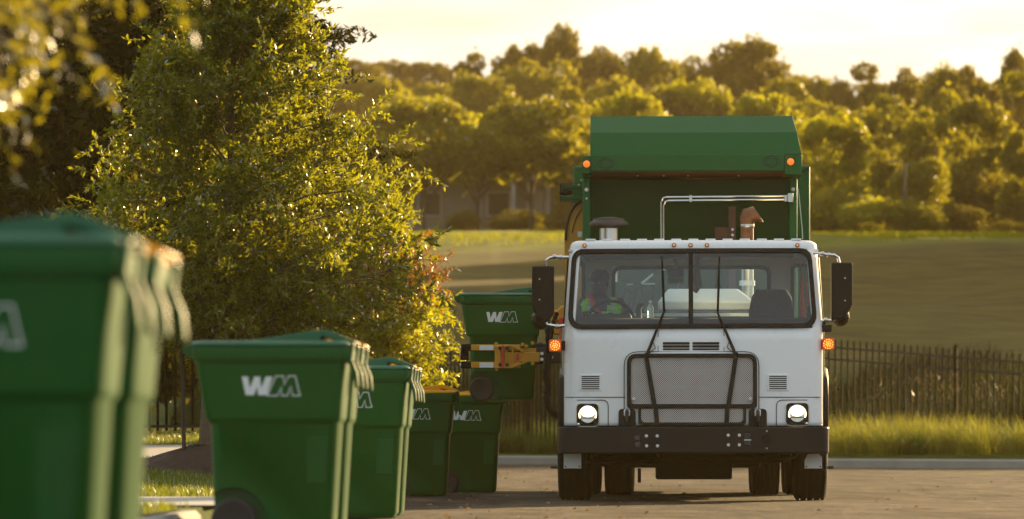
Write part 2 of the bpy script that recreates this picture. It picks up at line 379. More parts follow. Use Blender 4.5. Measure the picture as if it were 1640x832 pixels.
def ground_material():
    m = bpy.data.materials.new('ground_grass'); m.use_nodes = True
    n, l = m.node_tree.nodes, m.node_tree.links; p = n['Principled BSDF']
    p.inputs['Roughness'].default_value = 0.95; p.inputs['Specular IOR Level'].default_value = 0.1
    t = n.new('ShaderNodeTexCoord'); sep = n.new('ShaderNodeSeparateXYZ'); l.new(t.outputs['Object'], sep.inputs[0])
    nz = n.new('ShaderNodeTexNoise'); nz.inputs['Scale'].default_value = 0.12; nz.inputs['Detail'].default_value = 8; l.new(t.outputs['Object'], nz.inputs['Vector'])
    fine = n.new('ShaderNodeTexNoise'); fine.inputs['Scale'].default_value = 2.2; fine.inputs['Detail'].default_value = 8; fm_ = n.new('ShaderNodeMapping'); fm_.inputs['Scale'].default_value = (.35, .5, 1); l.new(t.outputs['Object'], fm_.inputs['Vector']); l.new(fm_.outputs['Vector'], fine.inputs['Vector'])
    # distance from the kerb decides: lawn, rough green bank, mown dry field, green crest, woodland floor
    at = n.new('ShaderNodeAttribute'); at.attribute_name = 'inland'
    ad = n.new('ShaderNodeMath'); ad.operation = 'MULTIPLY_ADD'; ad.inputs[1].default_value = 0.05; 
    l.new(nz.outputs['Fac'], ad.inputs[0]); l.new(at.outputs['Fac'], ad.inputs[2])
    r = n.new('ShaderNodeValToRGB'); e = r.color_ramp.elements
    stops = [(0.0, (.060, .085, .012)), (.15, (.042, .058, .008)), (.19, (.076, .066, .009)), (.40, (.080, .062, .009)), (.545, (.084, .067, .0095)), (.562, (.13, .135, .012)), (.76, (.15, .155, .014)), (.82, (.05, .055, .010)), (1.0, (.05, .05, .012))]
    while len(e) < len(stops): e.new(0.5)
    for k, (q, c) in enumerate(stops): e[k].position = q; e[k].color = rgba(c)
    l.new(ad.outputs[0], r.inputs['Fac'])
    mx = n.new('ShaderNodeMix'); mx.data_type = 'RGBA'; mx.blend_type = 'MULTIPLY'; mx.inputs['Factor'].default_value = 1
    r2 = n.new('ShaderNodeValToRGB'); r2.color_ramp.elements[0].color = (.62, .60, .58, 1); r2.color_ramp.elements[1].color = (1.35, 1.33, 1.25, 1)
    r2.color_ramp.elements[0].position = .3; r2.color_ramp.elements[1].position = .7
    l.new(fine.outputs['Fac'], r2.inputs['Fac']); l.new(r.outputs['Color'], mx.inputs['A']); l.new(r2.outputs['Color'], mx.inputs['B']); l.new(mx.outputs['Result'], p.inputs['Base Color'])
    b = n.new('ShaderNodeBump'); b.inputs['Strength'].default_value = 0.35; b.inputs['Distance'].default_value = 0.10; l.new(fine.outputs['Fac'], b.inputs['Height']); l.new(b.outputs['Normal'], p.inputs['Normal'])
    return m

def build_ground():
    xs = sorted(set([-1500, -700, -350, -200, -140, -100, -80] + list(np.arange(-60, -12, 4.0)) + list(np.arange(-12, -4, 0.5)) + list(np.arange(-4, 0, 0.2)) + list(np.arange(0, 20, 0.6)) + list(np.arange(20, 60, 4.0)) + [80, 100, 140, 200, 350, 700, 1500]))
    ys = sorted(set([-400, -150, -60, -20, 0, 6] + list(np.arange(10, 40, 1.0)) + list(np.arange(40, 100, 0.5)) + list(np.arange(100, 160, 2.0)) + list(np.arange(160, 360, 8.0)) + [400, 500, 700, 1000, 1600, 3000]))
    near = [-400, -150, -60, -20, 0, 6] + list(np.arange(10, 40, 1.0)); tt = list(np.linspace(0, 1, 46)); ss = [.10, .102, .5] + [q for q in list(np.arange(1, 24, .7)) + list(np.arange(24, 80, 2.0)) + list(np.arange(80, 280, 8.0)) + [330, 420, 600, 900, 1500, 3000]]
    xs = sorted(set([x for x in xs if not -2.6 < x < -1.0] + [-2.6, -2.3, -2.0, -1.8, -1.70, -1.595, -1.59, -1.4, -1.2, -1.0]))
    rows = [('y', y) for y in near] + [('t', t) for t in tt[:-1]] + [('s', -.0)] + [('s', q) for q in ss]; ys = rows
    V, A = [], []
    for kind, q in rows:
        for c in xs:
            def wx(y): return c + (left_kerb(min(y, 84))-(-1.6))*max(0, 1-max(0, abs(c+1.6)-.8)/3)
            x = c
            for _ in range(2):
                fk_ = far_kerb(x); y = q if kind == 'y' else (40+(fk_-.001-40)*q if kind == 't' else fk_+q); x = wx(y)
            s = inland(x, y); z = ground_z(x, y)
            if s > 6: z += 0.12*math.sin(x*0.21+y*0.13) + 0.08*math.sin(x*0.5-y*0.31)
            V.append((x, y, z)); A.append(max(0, s)/110.0)
    nx = len(xs); Fc = [(j*nx+i, j*nx+i+1, (j+1)*nx+i+1, (j+1)*nx+i) for j in range(len(ys)-1) for i in range(nx-1)]
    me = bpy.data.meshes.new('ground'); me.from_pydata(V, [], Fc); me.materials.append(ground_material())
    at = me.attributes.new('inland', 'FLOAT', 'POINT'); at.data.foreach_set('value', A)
    me.polygons.foreach_set('use_smooth', [True]*len(Fc))
    o = bpy.data.objects.new('ground', me); COL.objects.link(o); tag(o, kind='structure')
build_ground()

def road_material():
    m = mat('road_concrete', (0.070, 0.052, 0.033), 0.8, var=0.12, scale=0.5, spec=0.12, c2=(0.112, 0.086, 0.057))
    n, l = m.node_tree.nodes, m.node_tree.links; p = n['Principled BSDF']
    t = n.new('ShaderNodeTexCoord'); mp = n.new('ShaderNodeMapping'); mp.inputs['Scale'].default_value = (1.0, 0.45, 1)
    l.new(t.outputs['Object'], mp.inputs['Vector'])
    a = n.new('ShaderNodeTexNoise'); a.inputs['Scale'].default_value = 1.6; a.inputs['Detail'].default_value = 9; a.inputs['Roughness'].default_value = .65; l.new(mp.outputs['Vector'], a.inputs['Vector'])
    f = n.new('ShaderNodeTexNoise'); f.inputs['Scale'].default_value = 45; f.inputs['Detail'].default_value = 4; l.new(t.outputs['Object'], f.inputs['Vector'])
    r = n.new('ShaderNodeValToRGB'); r.color_ramp.elements[0].position = .34; r.color_ramp.elements[0].color = (.45, .43, .41, 1); r.color_ramp.elements[1].position = .66; r.color_ramp.elements[1].color = (1.3, 1.29, 1.25, 1)
    l.new(a.outputs['Fac'], r.inputs['Fac'])
    src = p.inputs['Base Color'].links[0].from_socket
    mx = n.new('ShaderNodeMix'); mx.data_type = 'RGBA'; mx.blend_type = 'MULTIPLY'; mx.inputs['Factor'].default_value = 1
    l.new(src, mx.inputs['A']); l.new(r.outputs['Color'], mx.inputs['B'])
    # tyre scuffs and slab joints
    wv = n.new('ShaderNodeTexBrick'); wv.inputs['Scale'].default_value = 1.0; wv.inputs['Brick Width'].default_value = 300; wv.inputs['Row Height'].default_value = 4.6; wv.inputs['Mortar Size'].default_value = .02; wv.offset = 0
    wv.inputs['Color1'].default_value = (1, 1, 1, 1); wv.inputs['Color2'].default_value = (.9, .9, .9, 1); wv.inputs['Mortar'].default_value = (.35, .33, .3, 1); l.new(t.outputs['Object'], wv.inputs['Vector'])
    mx2 = n.new('ShaderNodeMix'); mx2.data_type = 'RGBA'; mx2.blend_type = 'MULTIPLY'; mx2.inputs['Factor'].default_value = 0.0
    l.new(mx.outputs['Result'], mx2.inputs['A']); l.new(wv.outputs['Color'], mx2.inputs['B']); l.new(mx2.outputs['Result'], p.inputs['Base Color'])
    # long worn patches, stains and tyre-darkened lanes
    mp3 = n.new('ShaderNodeMapping'); mp3.inputs['Scale'].default_value = (.55, .10, 1); l.new(t.outputs['Object'], mp3.inputs['Vector'])
    c3 = n.new('ShaderNodeTexNoise'); c3.inputs['Scale'].default_value = 1.9; c3.inputs['Detail'].default_value = 10; c3.inputs['Roughness'].default_value = .72; c3.inputs['Distortion'].default_value = .6; l.new(mp3.outputs['Vector'], c3.inputs['Vector'])
    r3 = n.new('ShaderNodeValToRGB'); r3.color_ramp.elements[0].position = .38; r3.color_ramp.elements[0].color = (.42, .40, .38, 1); r3.color_ramp.elements[1].position = .62; r3.color_ramp.elements[1].color = (1.35, 1.33, 1.28, 1); l.new(c3.outputs['Fac'], r3.inputs['Fac'])
    mx3 = n.new('ShaderNodeMix'); mx3.data_type = 'RGBA'; mx3.blend_type = 'MULTIPLY'; mx3.inputs['Factor'].default_value = .85
    l.new(mx2.outputs['Result'], mx3.inputs['A']); l.new(r3.outputs['Color'], mx3.inputs['B'])
    vo = n.new('ShaderNodeTexVoronoi'); vo.feature = 'DISTANCE_TO_EDGE'; vo.inputs['Scale'].default_value = .22; l.new(t.outputs['Object'], vo.inputs['Vector'])
    cr_ = n.new('ShaderNodeMapRange'); cr_.inputs['From Max'].default_value = .012; cr_.inputs['To Min'].default_value = .45; l.new(vo.outputs['Distance'], cr_.inputs['Value'])
    mx4 = n.new('ShaderNodeMix'); mx4.data_type = 'RGBA'; mx4.blend_type = 'MULTIPLY'; mx4.inputs['Factor'].default_value = 1
    l.new(mx3.outputs['Result'], mx4.inputs['A']); l.new(cr_.outputs['Result'], mx4.inputs['B']); l.new(mx4.outputs['Result'], p.inputs['Base Color'])
    s = n.new('ShaderNodeMath'); s.operation = 'ADD'; l.new(a.outputs['Fac'], s.inputs[0]); l.new(f.outputs['Fac'], s.inputs[1])
    b = n.new('ShaderNodeBump'); b.inputs['Strength'].default_value = .55; b.inputs['Distance'].default_value = .02; l.new(s.outputs[0], b.inputs['Height'])
    b2 = n.new('ShaderNodeBump'); b2.inputs['Strength'].default_value = .9; b2.inputs['Distance'].default_value = .25; l.new(c3.outputs['Fac'], b2.inputs['Height']); l.new(b.outputs['Normal'], b2.inputs['Normal']); l.new(b2.outputs['Normal'], p.inputs['Normal'])
    return m
def build_road():
    ys = list(np.arange(-30, 46, 4.0)) + list(np.arange(46, 92, 1.0)); V, Fc = [], []
    us = np.linspace(0, 1, 40)
    # left edge follows the left kerb, right edge runs out to a wide bay, far edge follows the far kerb
    for y in ys:
        for u in us:
            x0 = left_kerb(y) + 0.02; x = x0 + (60-x0)*u**1.7
            yy = min(y, far_kerb(x)-0.02); V.append((x, yy, road_z(yy)))
    n = len(us); Fc = [(j*n+i, j*n+i+1, (j+1)*n+i+1, (j+1)*n+i) for j in range(len(ys)-1) for i in range(n-1)]
    Fc = [f for f in Fc if len({V[i] for i in f}) == 4]
    mb = MB(); mb.add(V, Fc); o = mb.build('road', road_material(), smooth=60); tag(o, kind='structure')
build_road()

def strip(name, path, w, h0, h1, m, label=None, cat=None):
    """kerb: a stepped strip along path [(x,y)], to the left-hand side of travel"""
    mb = MB(); secs = []
    for i, (x, y) in enumerate(path):
        a = Vector(path[max(i-1, 0)]); b = Vector(path[min(i+1, len(path)-1)]); d = (b-a).normalized(); nn = Vector((-d.y, d.x))
        z = road_z(y); p = Vector((x, y)); q = p + nn*w; c = p + nn*0.03
        secs.append([(p.x, p.y, z-h0), (p.x, p.y, z+h1-0.03), (c.x, c.y, z+h1), (q.x, q.y, z+h1), (q.x, q.y, z-h0)])
    mb.loft(secs); o = mb.build(name, m, smooth=30); tag(o, label, cat, kind='structure'); return o
fk = [(x, far_kerb(x)) for x in list(np.arange(-1.9, 9, 0.35)) + list(np.arange(9, 60, 3.0))]
strip('kerb_far', fk, 0.16, 0.1, 0.15, M['kerb'])
strip('kerb_near', [(left_kerb(y), y) for y in np.arange(-10, 27.6, 1.2)], 0.15, 0.1, 0.14, M['kerb'])
strip('kerb_lawn', [(left_kerb(y), y) for y in np.arange(33.4, 83, 1.2)], 0.15, 0.1, 0.14, M['kerb'])

def sheet(name, x0f, x1f, y0, y1, dz, m, ny=12, nx=8):
    V = []
    for y in np.linspace(y0, y1, ny):
        for u in np.linspace(0, 1, nx):
            x = x0f(y)+(x1f(y)-x0f(y))*u; V.append((x, y, max(ground_z(x, y), ground_z(x-.1, y))+dz))
    Fc = [(j*nx+i, j*nx+i+1, (j+1)*nx+i+1, (j+1)*nx+i) for j in range(ny-1) for i in range(nx-1)]
    o = MB().add(V, Fc).build(name, m, smooth=60); tag(o, kind='structure'); return o
sheet('driveway', lambda y: -12, lambda y: left_kerb(y)-0.01, 28.6, 33.2, 0.012, M['walk'])
sheet('pavement', lambda y: -4.6-0.2, lambda y: left_kerb(y)-1.2, 46.5, 52.5, 0.015, M['walk'])

# lawn and verge grass
def blades(name, P, h, w, m, bend=0.35, kind='stuff', seg=2, up=0.0):
    n = len(P); az = rng.uniform(0, 2*PI, n); hh = h*rng.uniform(.55, 1.25, n); ww = w*rng.uniform(.7, 1.3, n)
    d = np.stack([np.cos(az), np.sin(az), np.zeros(n)], 1); side = np.stack([-np.sin(az), np.cos(az), np.zeros(n)], 1)
    bd = bend*rng.uniform(.2, 1.3, n)
    Q = []
    for k in range(seg):
        t0, t1 = k/seg, (k+1)/seg
        def pt(t): return P + d*(hh*bd*t*t)[:, None] + np.array([0, 0, 1.0])*(hh*(t-0.25*bd*t*t))[:, None]
        a, b = pt(t0), pt(t1); w0, w1 = ww*(1-t0*.8), ww*(1-t1*.8) if k < seg-1 else ww*.08
        Q.append(np.stack([a-side*w0[:, None], a+side*w0[:, None], b+side*w1[:, None], b-side*w1[:, None]], 1))
    return tag(quads_mesh(name, np.concatenate(Q), m), kind=kind)
def ground_pts(n, x0, x1, y0, y1, keep):
    P = []
    while len(P) < n:
        x, y = random.uniform(x0, x1), random.uniform(y0, y1)
        if keep(x, y): P.append((x, y, ground_z(x, y)))
    return np.array(P)
def on_lawn(x, y):
    if x > left_kerb(y)-0.17: return False
    if 28.4 < y < 33.4: return False
    if 46.3 < y < 52.7 and x < left_kerb(y)-1.1: return False
    return True
tag(blades('lawn_grass', ground_pts(52000, -6.0, -1.3, 24, 62, on_lawn), 0.055, 0.0045, M['lawn']), kind='stuff')

# tall ornamental grass in the bed between the far kerb and the fence
def tuft_points(green):
    P = []
    for i in range(520):
        x = random.uniform(-3.0, 11.5); s = random.uniform(0.35, 3.0)
        y = far_kerb(x)+s; k = random.randint(60, 110)
        if (math.sin(x*2.1+s*1.3)+math.sin(x*.83+1.0) > .75) != green: continue
        for j in range(k):
            r = abs(random.gauss(0, .13)); a = random.uniform(0, 2*PI); P.append((x+r*math.cos(a), y+r*math.sin(a), prof(s)-.02))
    return np.array(P)
blades('tall_verge_grass', tuft_points(False), 0.62, 0.0055, M['tall_grass'], bend=1.0, seg=3)
blades('green_verge_grass', tuft_points(True), 0.48, 0.0055, M['verge_green'], bend=1.0, seg=3)
P = ground_pts(90, -2.5, 12, 76, 92, lambda x, y: 0.4 < y-far_kerb(x) < 2.9)
blades('seed_stem_grass', P, 1.05, 0.006, M['seed'], bend=0.25, seg=3)
hd = []
for (x, y, z) in P[:70]:
    for k in range(16):
        hd.append((x+random.gauss(0, .09), y+random.gauss(0, .06), z+random.uniform(.85, 1.25)))
blades('seed_head_grass', np.array(hd), 0.09, 0.008, M['seed'], bend=1.0, seg=1)
# rank weeds on the bank behind the fence
blades('bank_weeds', ground_pts(30000, -6, 16, 84, 104, lambda x, y: 4.6 < y-far_kerb(x) < 15+3*math.sin(x*.9)), 0.55, 0.014, M['weed'], bend=0.7, seg=2)
# grass of the mown crest catching the sun
blades('crest_grass', ground_pts(26000, -14, 22, 134, 178, lambda x, y: inland(x, y) > 60), 0.20, 0.014, M['crest'], bend=0.6, seg=1)

LP = []
for i in range(260):
    y = random.uniform(30, 80); x = left_kerb(y)+.1+abs(random.gauss(0, 1.2)) if i % 3 else random.uniform(-1, 7)
    if y < far_kerb(x)-.2: LP.append((x, y, road_z(y)+.004))
LP = np.array(LP); n_ = len(LP); az_ = rng.uniform(0, 2*PI, n_); D_ = np.stack([np.cos(az_), np.sin(az_), rng.uniform(.0, .35, n_)], 1)
N_ = np.stack([-np.sin(az_), np.cos(az_), rng.uniform(-.1, .4, n_)], 1); l_ = rng.uniform(.03, .07, n_)[:, None]
tag(quads_mesh('fallen_leaves', np.stack([LP, LP+D_*l_*.5+N_*l_*.25, LP+D_*l_, LP+D_*l_*.5-N_*l_*.25+np.array([0, 0, .02])], 1), M['seed']), kind='stuff')

# ------------------------------------------------------------------ fences
def fence(label, A, B, top, bay=2.4, gap=0.105, drop=0.0):
    top0 = top
    A, B = Vector(A), Vector(B); L = (B-A).length; d = (B-A)/L; root = empty('metal_fence', (A.x, A.y, 0)); tag(root, label, 'fence', 'black picket fence around the grass bank')
    ang = math.atan2(d.y, d.x); root.rotation_euler = (0, 0, ang); nb = max(1, round(L/bay)); bl = L/nb
    def gz(u): q = A+d*u; return ground_z(q.x, q.y)
    sl_ = -drop/L
    for i in range(nb+1):
        u = i*bl; top = top0+sl_*u; b = MB().box(u-.03, u+.03, -.03, .03, gz(u)-.1, top+.02); b.ball((u, 0, top+.045), .036, 8)
        b.build('post', M['fence'], root)
    sl = sl_; top = top0
    for z in (top-.13, top-.33):
        MB().prism([(.03, z-.018+sl*.03), (L-.03, z-.018+sl*L), (L-.03, z+.018+sl*L), (.03, z+.018+sl*.03)], 'y', -.018, .018).build('rail', M['fence_rail'], root)
    b = MB()
    for k in range(nb*4): b.prism([(max(.03, L*k/nb/4), gz(L*k/nb/4)+.1), (min(L-.03, L*(k+1)/nb/4), gz(L*(k+1)/nb/4)+.1), (min(L-.03, L*(k+1)/nb/4), gz(L*(k+1)/nb/4)+.135), (max(.03, L*k/nb/4), gz(L*k/nb/4)+.135)], 'y', -.018, .018)
    b.build('rail', M['fence_rail'], root)
    for i in range(nb):
        b = MB(); k = int(bl/gap)
        for j in range(1, k):
            u = i*bl + j*bl/k; top = top0+sl_*u; b.box(u-.015, u+.015, -.0125, .0125, gz(u)+.06, top-.03)
            b.lathe([(.015, 0), (.018, .014), (.001, .055)], (u, 0, top-.03), 'z', 4)
        b.build('picket_panel', M['fence'], root, smooth=0)
fence('black picket fence panel at far left, seen beside the tree trunk', (-7.6, 57.4), (-3.46, 58.4), 2.29)
fence('black picket fence running back behind the leafy oak', (-3.40, 58.5), (-1.40, 86.9), 2.29)
fence('black picket fence between the leafy tree and the truck', (-1.34, 87.0), (5.15, 80.6), 2.29)
fence('black picket fence right of the truck, above tall yellow grass', (5.21, 80.6), (16.0, 76.9), 2.29, drop=.95)

# ------------------------------------------------------------------ trees
def leaf_quads(B, D, L, w, rg):
    """narrow leaves: base B, direction D (unit), length L, half width w"""
    n = len(B); r = rg.normal(size=(n, 3)); side = np.cross(D, r); side /= np.linalg.norm(side, axis=1)[:, None]+1e-9
    nor = np.cross(D, side); Lc = L[:, None]; wc = w[:, None]
    mid = B + D*Lc*.45 + nor*Lc*.06
    return np.stack([B, mid+side*wc, B+D*Lc, mid-side*wc], 1)
def norm(a): return a/(np.linalg.norm(a, axis=1)[:, None]+1e-9)

def branching_tree(name, loc, label, cat, env, zlo, ztop, cx, seed, nl, leafL=.075, leafW=.012, trunk_r=.065, mats=None, ns=8, nt=6, nleaf=13, lean=0.0, red=0.0, group=None, bark='bark'):
    """env(z)->(centre x, radius); local coordinates with the base at the origin"""
    rg = np.random.default_rng(seed); rd = random.Random(seed)
    root = empty(name, loc); tag(root, label, cat, group)
    tb = MB()
    tp = []
    for k in range(9):
        t = k/8; z = ztop*.97*t; ex = env(min(z, ztop))[0] if z > zlo else lean*z
        tp.append((ex*sm(t*1.1)+.015*math.sin(k*2.1), .02*math.cos(k*1.7), z))
    tb.tube(tp, [trunk_r*(1.25 if k == 0 else 1)*(1-.9*k/8) for k in range(9)], 10)
    tb.build('trunk', M[bark], root)
    def trunk_at(z):
        f = max(0, min(7.999, z/(ztop*.97)*8)); i = int(f); a, b = Vector(tp[i]), Vector(tp[i+1]); return a.lerp(b, f-i)
    wood = MB(); LB, LD, LM = [], [], []
    for i in range(nl):
        t = (i+.5)/nl; z = zlo + (ztop-zlo)*t**1.25*.97
        c, rad = env(z); a = i*2.39996+rd.uniform(-.3, .3); rr = rad*rd.uniform(.72, 1.04)
        zs = max(zlo*.75, z-rr*rd.uniform(.25, .6)); s = trunk_at(zs)
        e = Vector((c+rr*math.cos(a), rr*math.sin(a)*.95, z+rd.uniform(-.1, .15)))
        m = s.lerp(e, .5)+Vector((0, 0, .12*rr))
        pts = [s, s.lerp(m, .5)+Vector((0, 0, .03)), m, m.lerp(e, .55)+Vector((0, 0, .02)), e]
        wood.tube(pts, [.018*(1.2-t), .013*(1.2-t), .010*(1.2-t), .006, .003], 5, cap=False)
        isred = red > 0 and 1.9 < z < 2.75 and math.sin(a) < .35 and rd.random() < .5
        for j in range(ns):
            f = .22+.78*(j+rd.random())/ns; k = min(3, int(f*4)); p = pts[k].lerp(pts[k+1], f*4-k) if f < 1 else e
            out = (e-s).normalized(); dv = (out*.55+Vector((rd.gauss(0, .6), rd.gauss(0, .6), rd.gauss(.10, .45)))).normalized()
            ln = rd.uniform(.22, .5)*(.6+.4*rad); q = p+dv*ln
            wood.tube([p, p.lerp(q, .5)+Vector((0, 0, .02)), q], [.004, .003, .0015], 4, cap=False)
            for w in range(nt):
                g = (w+rd.random())/nt; b0 = p.lerp(q, g)
                td = (dv*.5+Vector((rd.gauss(0, .7), rd.gauss(0, .7), rd.gauss(.05, .6)))).normalized(); tl = rd.uniform(.10, .24)
                n = nleaf; u = np.linspace(.1, 1, n); base = np.array(b0)[None]+np.array(td)[None]*(u*tl)[:, None]
                dirs = norm(np.array(td)[None]*.75+rg.normal(size=(n, 3))*.55)
                LB.append(base); LD.append(dirs); LM.append(np.full(n, 1 if isred else 0))
    wood.build('branch', M[bark], root)
    B, D, K = np.concatenate(LB), np.concatenate(LD), np.concatenate(LM); n = len(B)
    mm = mats or ['oak_leaf', 'oak_leaf_red']
    quads_mesh('crown', leaf_quads(B, D, leafL*rg.uniform(.6, 1.2, n), leafW*rg.uniform(.7, 1.2, n), rg), M[mm[0]], root, [M[x] for x in mm[1:]], K)
    return root

TY = 42.0
def env_main(z):
    T = [(1.0, .18, .5), (1.3, .36, 1.12), (1.7, .40, 1.50), (2.1, .38, 1.56), (2.7, .36, 1.24), (3.2, .30, .94), (3.7, .28, .68), (4.2, .28, .50), (4.8, .30, .30), (5.3, .32, .06)]
    for (a, c0, r0), (b, c1, r1) in zip(T, T[1:]):
        if z <= b: f = max(0, (z-a)/(b-a)); return (c0+(c1-c0)*f, r0+(r1-r0)*f)
    return (.36, .05)
tx = W2(330, TY)
branching_tree('street_tree', (tx, TY, ground_z(tx, TY)), 'leafy young oak in mulch at left, tallest near tree behind the bins', 'tree', env_main, 1.28, 5.3, .3, 11, 125, leafL=.060, leafW=.0120, nt=7, nleaf=19, red=.0)
def env_right(z):
    T = [(.9, .0, .5), (1.3, .05, .80), (1.8, 0, .86), (2.3, -.10, .72), (2.8, -.2, .5), (3.3, -.25, .08)]
    for (a, c0, r0), (b, c1, r1) in zip(T, T[1:]):
        if z <= b: f = max(0, (z-a)/(b-a)); return (c0+(c1-c0)*f, r0+(r1-r0)*f)
    return (0, .05)
rx = W2(612, 56.0)
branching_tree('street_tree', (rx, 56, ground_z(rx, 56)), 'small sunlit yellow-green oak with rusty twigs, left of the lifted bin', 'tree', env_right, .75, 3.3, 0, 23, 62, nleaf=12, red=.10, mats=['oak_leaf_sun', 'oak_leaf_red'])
# mulch ring and stake
mb = MB(); gzt = ground_z(tx, TY)
secs = []
for (r, h) in ((.78, -.05), (.66, .06), (.42, .17), (.18, .235), (.05, .25)):
    secs.append([(tx+.02+r*math.cos(2*PI*k/28)*(1+.12*math.sin(k*2.3)), TY+r*math.sin(2*PI*k/28), gzt+h+.02*math.sin(k*3.7+r*9)) for k in range(28)])
mb.loft(secs, False, True); o = mb.build('mulch', M['mulch'], smooth=60); tag(o, kind='stuff')
st = empty('tree_stake', (tx-.17, TY-.2, gzt)); tag(st, 'thin dark leaning stake beside the trunk of the leafy oak', 'stake')
MB().tube([(0, 0, -.1), (-.02, 0, .7), (-.05, .05, 1.55)], .018, 8).build('pole', M['stake'], st)
MB().tube([(-.045, 0, 1.2), (.05, .1, 1.24), (.15, .18, 1.2), (.06, .22, 1.16), (-.045, .03, 1.19)], .008, 6).build('tie', M['black_rubber'], st)

# crowns made of leaf sprays spread through uneven lobes
def crown_mesh(name, lobes, n, size, seed, m, asp=.6, droop=0.0, shell=.55):
    rg = np.random.default_rng(seed); V = []
    vol = np.array([l[3]*l[4]*l[5] for l in lobes])**.67; cnt = (n*vol/vol.sum()).astype(int)
    for (x, y, z, a, b, c), k in zip(lobes, cnt):
        d = norm(rg.normal(size=(k, 3))); r = (shell+(1.06-shell)*rg.random(k)**.6)*(1+.10*np.sin(d[:, 0]*7+seed)+.10*np.sin(d[:, 2]*9+d[:, 1]*5))
        r = r*np.where(rg.random(k) < .07, rg.uniform(1.05, 1.4, k), 1.0)
        C = d*r[:, None]*np.array([a, b, c])+np.array([x, y, z])
        t = norm(rg.normal(size=(k, 3))+d*.5-np.array([0, 0, droop])); s = norm(np.cross(t, rg.normal(size=(k, 3))))
        L = size*rg.uniform(.5, 1.3, k); w = L*asp*rg.uniform(.6, 1.2, k)
        nn = np.cross(t, s)
        V.append(np.stack([C-t*L[:, None]*.5, C+s*w[:, None]*.5+nn*L[:, None]*.12, C+t*L[:, None]*.5, C-s*w[:, None]*.5+nn*L[:, None]*.12], 1))
    me_o = quads_mesh(name, np.concatenate(V), m); return me_o
def lobes_for(kind, rd):
    """unit crown about 1 high and roughly 1 wide, base of the crown at z=.25"""
    L = []
    if kind == 'round':
        L.append((rd.uniform(-.06, .06), 0, .56, .27, .27, .28))
        for k in range(5): L.append((.26*math.cos(k*1.3), .26*math.sin(k*1.3), rd.uniform(.14, .34), .20, .20, .15))
        for k in range(26):
            a = rd.uniform(0, 2*PI); e = rd.uniform(-.5, 1.3); r = rd.uniform(.22, .44)
            L.append((r*math.cos(a)*math.cos(e), r*math.sin(a)*math.cos(e), .60+rd.uniform(.24, .36)*math.sin(e), rd.uniform(.06, .15), rd.uniform(.06, .15), rd.uniform(.05, .12)))
    elif kind == 'canopy':
        L.append((0, 0, .66, .32, .32, .22))
        for k in range(26):
            a = rd.uniform(0, 2*PI); e = rd.uniform(-.6, 1.3); r = rd.uniform(.22, .44)
            L.append((r*math.cos(a)*math.cos(e), r*math.sin(a)*math.cos(e), .64+.28*math.sin(e), rd.uniform(.06, .15), rd.uniform(.06, .15), rd.uniform(.05, .11)))
    elif kind == 'tall':
        L.append((0, 0, .55, .24, .24, .36))
        for k in range(5): L.append((.20*math.cos(k*1.3), .20*math.sin(k*1.3), rd.uniform(.12, .32), .17, .17, .14))
        for k in range(24):
            z = rd.uniform(.25, .95); a = rd.uniform(0, 2*PI); r = .30*math.sin(min(1, (1.08-z)*1.6)*PI/2)*rd.uniform(.5, 1)
            L.append((r*math.cos(a), r*math.sin(a), z, rd.uniform(.06, .14), rd.uniform(.06, .14), rd.uniform(.05, .11)))
    elif kind == 'open':
        for k in range(6): L.append((.24*math.cos(k*1.1), .24*math.sin(k*1.1), rd.uniform(.12, .36), .19, .19, .13))
        for k in range(17):
            z = rd.uniform(.34, .96); a = rd.uniform(0, 2*PI); r = rd.uniform(.05, .42)
            L.append((r*math.cos(a), r*math.sin(a), z, rd.uniform(.09, .17), rd.uniform(.09, .17), rd.uniform(.05, .09)))
    elif kind == 'bush':
        L.append((0, 0, .42, .42, .42, .40))
        for k in range(9):
            a = rd.uniform(0, 2*PI); r = rd.uniform(.2, .4); L.append((r*math.cos(a), r*math.sin(a), rd.uniform(.3, .75), rd.uniform(.14, .22), .18, rd.uniform(.12, .2)))
    return L
PROTO = {}
def far_proto(kind, var, matname, n=9500, size=.050):
    key = (kind, var, matname)
    if key not in PROTO:
        rd = random.Random(hash((kind, var)) % 9973 if False else sum(map(ord, kind))*7+var*31); L = lobes_for(kind, rd)
        o = crown_mesh('crown', L, n, size, 100+var, M[matname]); t = MB()
        base = [(0, 0, -.02), (.012, 0, .15), (-.008, .01, .35), (.01, 0, .62)]
        if kind != 'bush':
            t.tube(base, [.020, .015, .011, .004], 7)
            for l in L[1:9]:
                z0 = rd.uniform(.2, .42); t.tube([(0, 0, z0), (l[0]*.45, l[1]*.45, z0+(l[2]-z0)*.6), (l[0], l[1], l[2])], [.011, .007, .002], 5, cap=False)
        else:
            t.tube([(0, 0, -.02), (.02, .01, .2), (0, 0, .45)], [.05, .04, .01], 6)
        tr = t.build('trunk', M['bark_dark']); PROTO[key] = (o.data, tr.data); bpy.data.objects.remove(o); bpy.data.objects.remove(tr)
    return PROTO[key]
def far_tree(px, top, Y, wpx, kind, var, matname, label, group='trees on the hillside behind the field', name='hillside_tree', base=None):
    x = W2(px, Y); zb = ground_z(x, Y)-.1; h = WZ(top, Y)-zb; wid = wpx/F*Y/0.86
    root = empty(name, (x, Y, zb)); tag(root, label, 'shrub' if kind == 'bush' else 'tree', group); rd = random.Random(int(px*7+Y))
    root.rotation_euler = (0, 0, rd.uniform(0, 6.28))
    c, t = far_proto(kind, var, matname)
    for nm, me in (('crown', c), ('trunk', t)):
        o = bpy.data.objects.new(nm, me); COL.objects.link(o); o.parent = root; o.scale = (wid, wid, h)
    return root
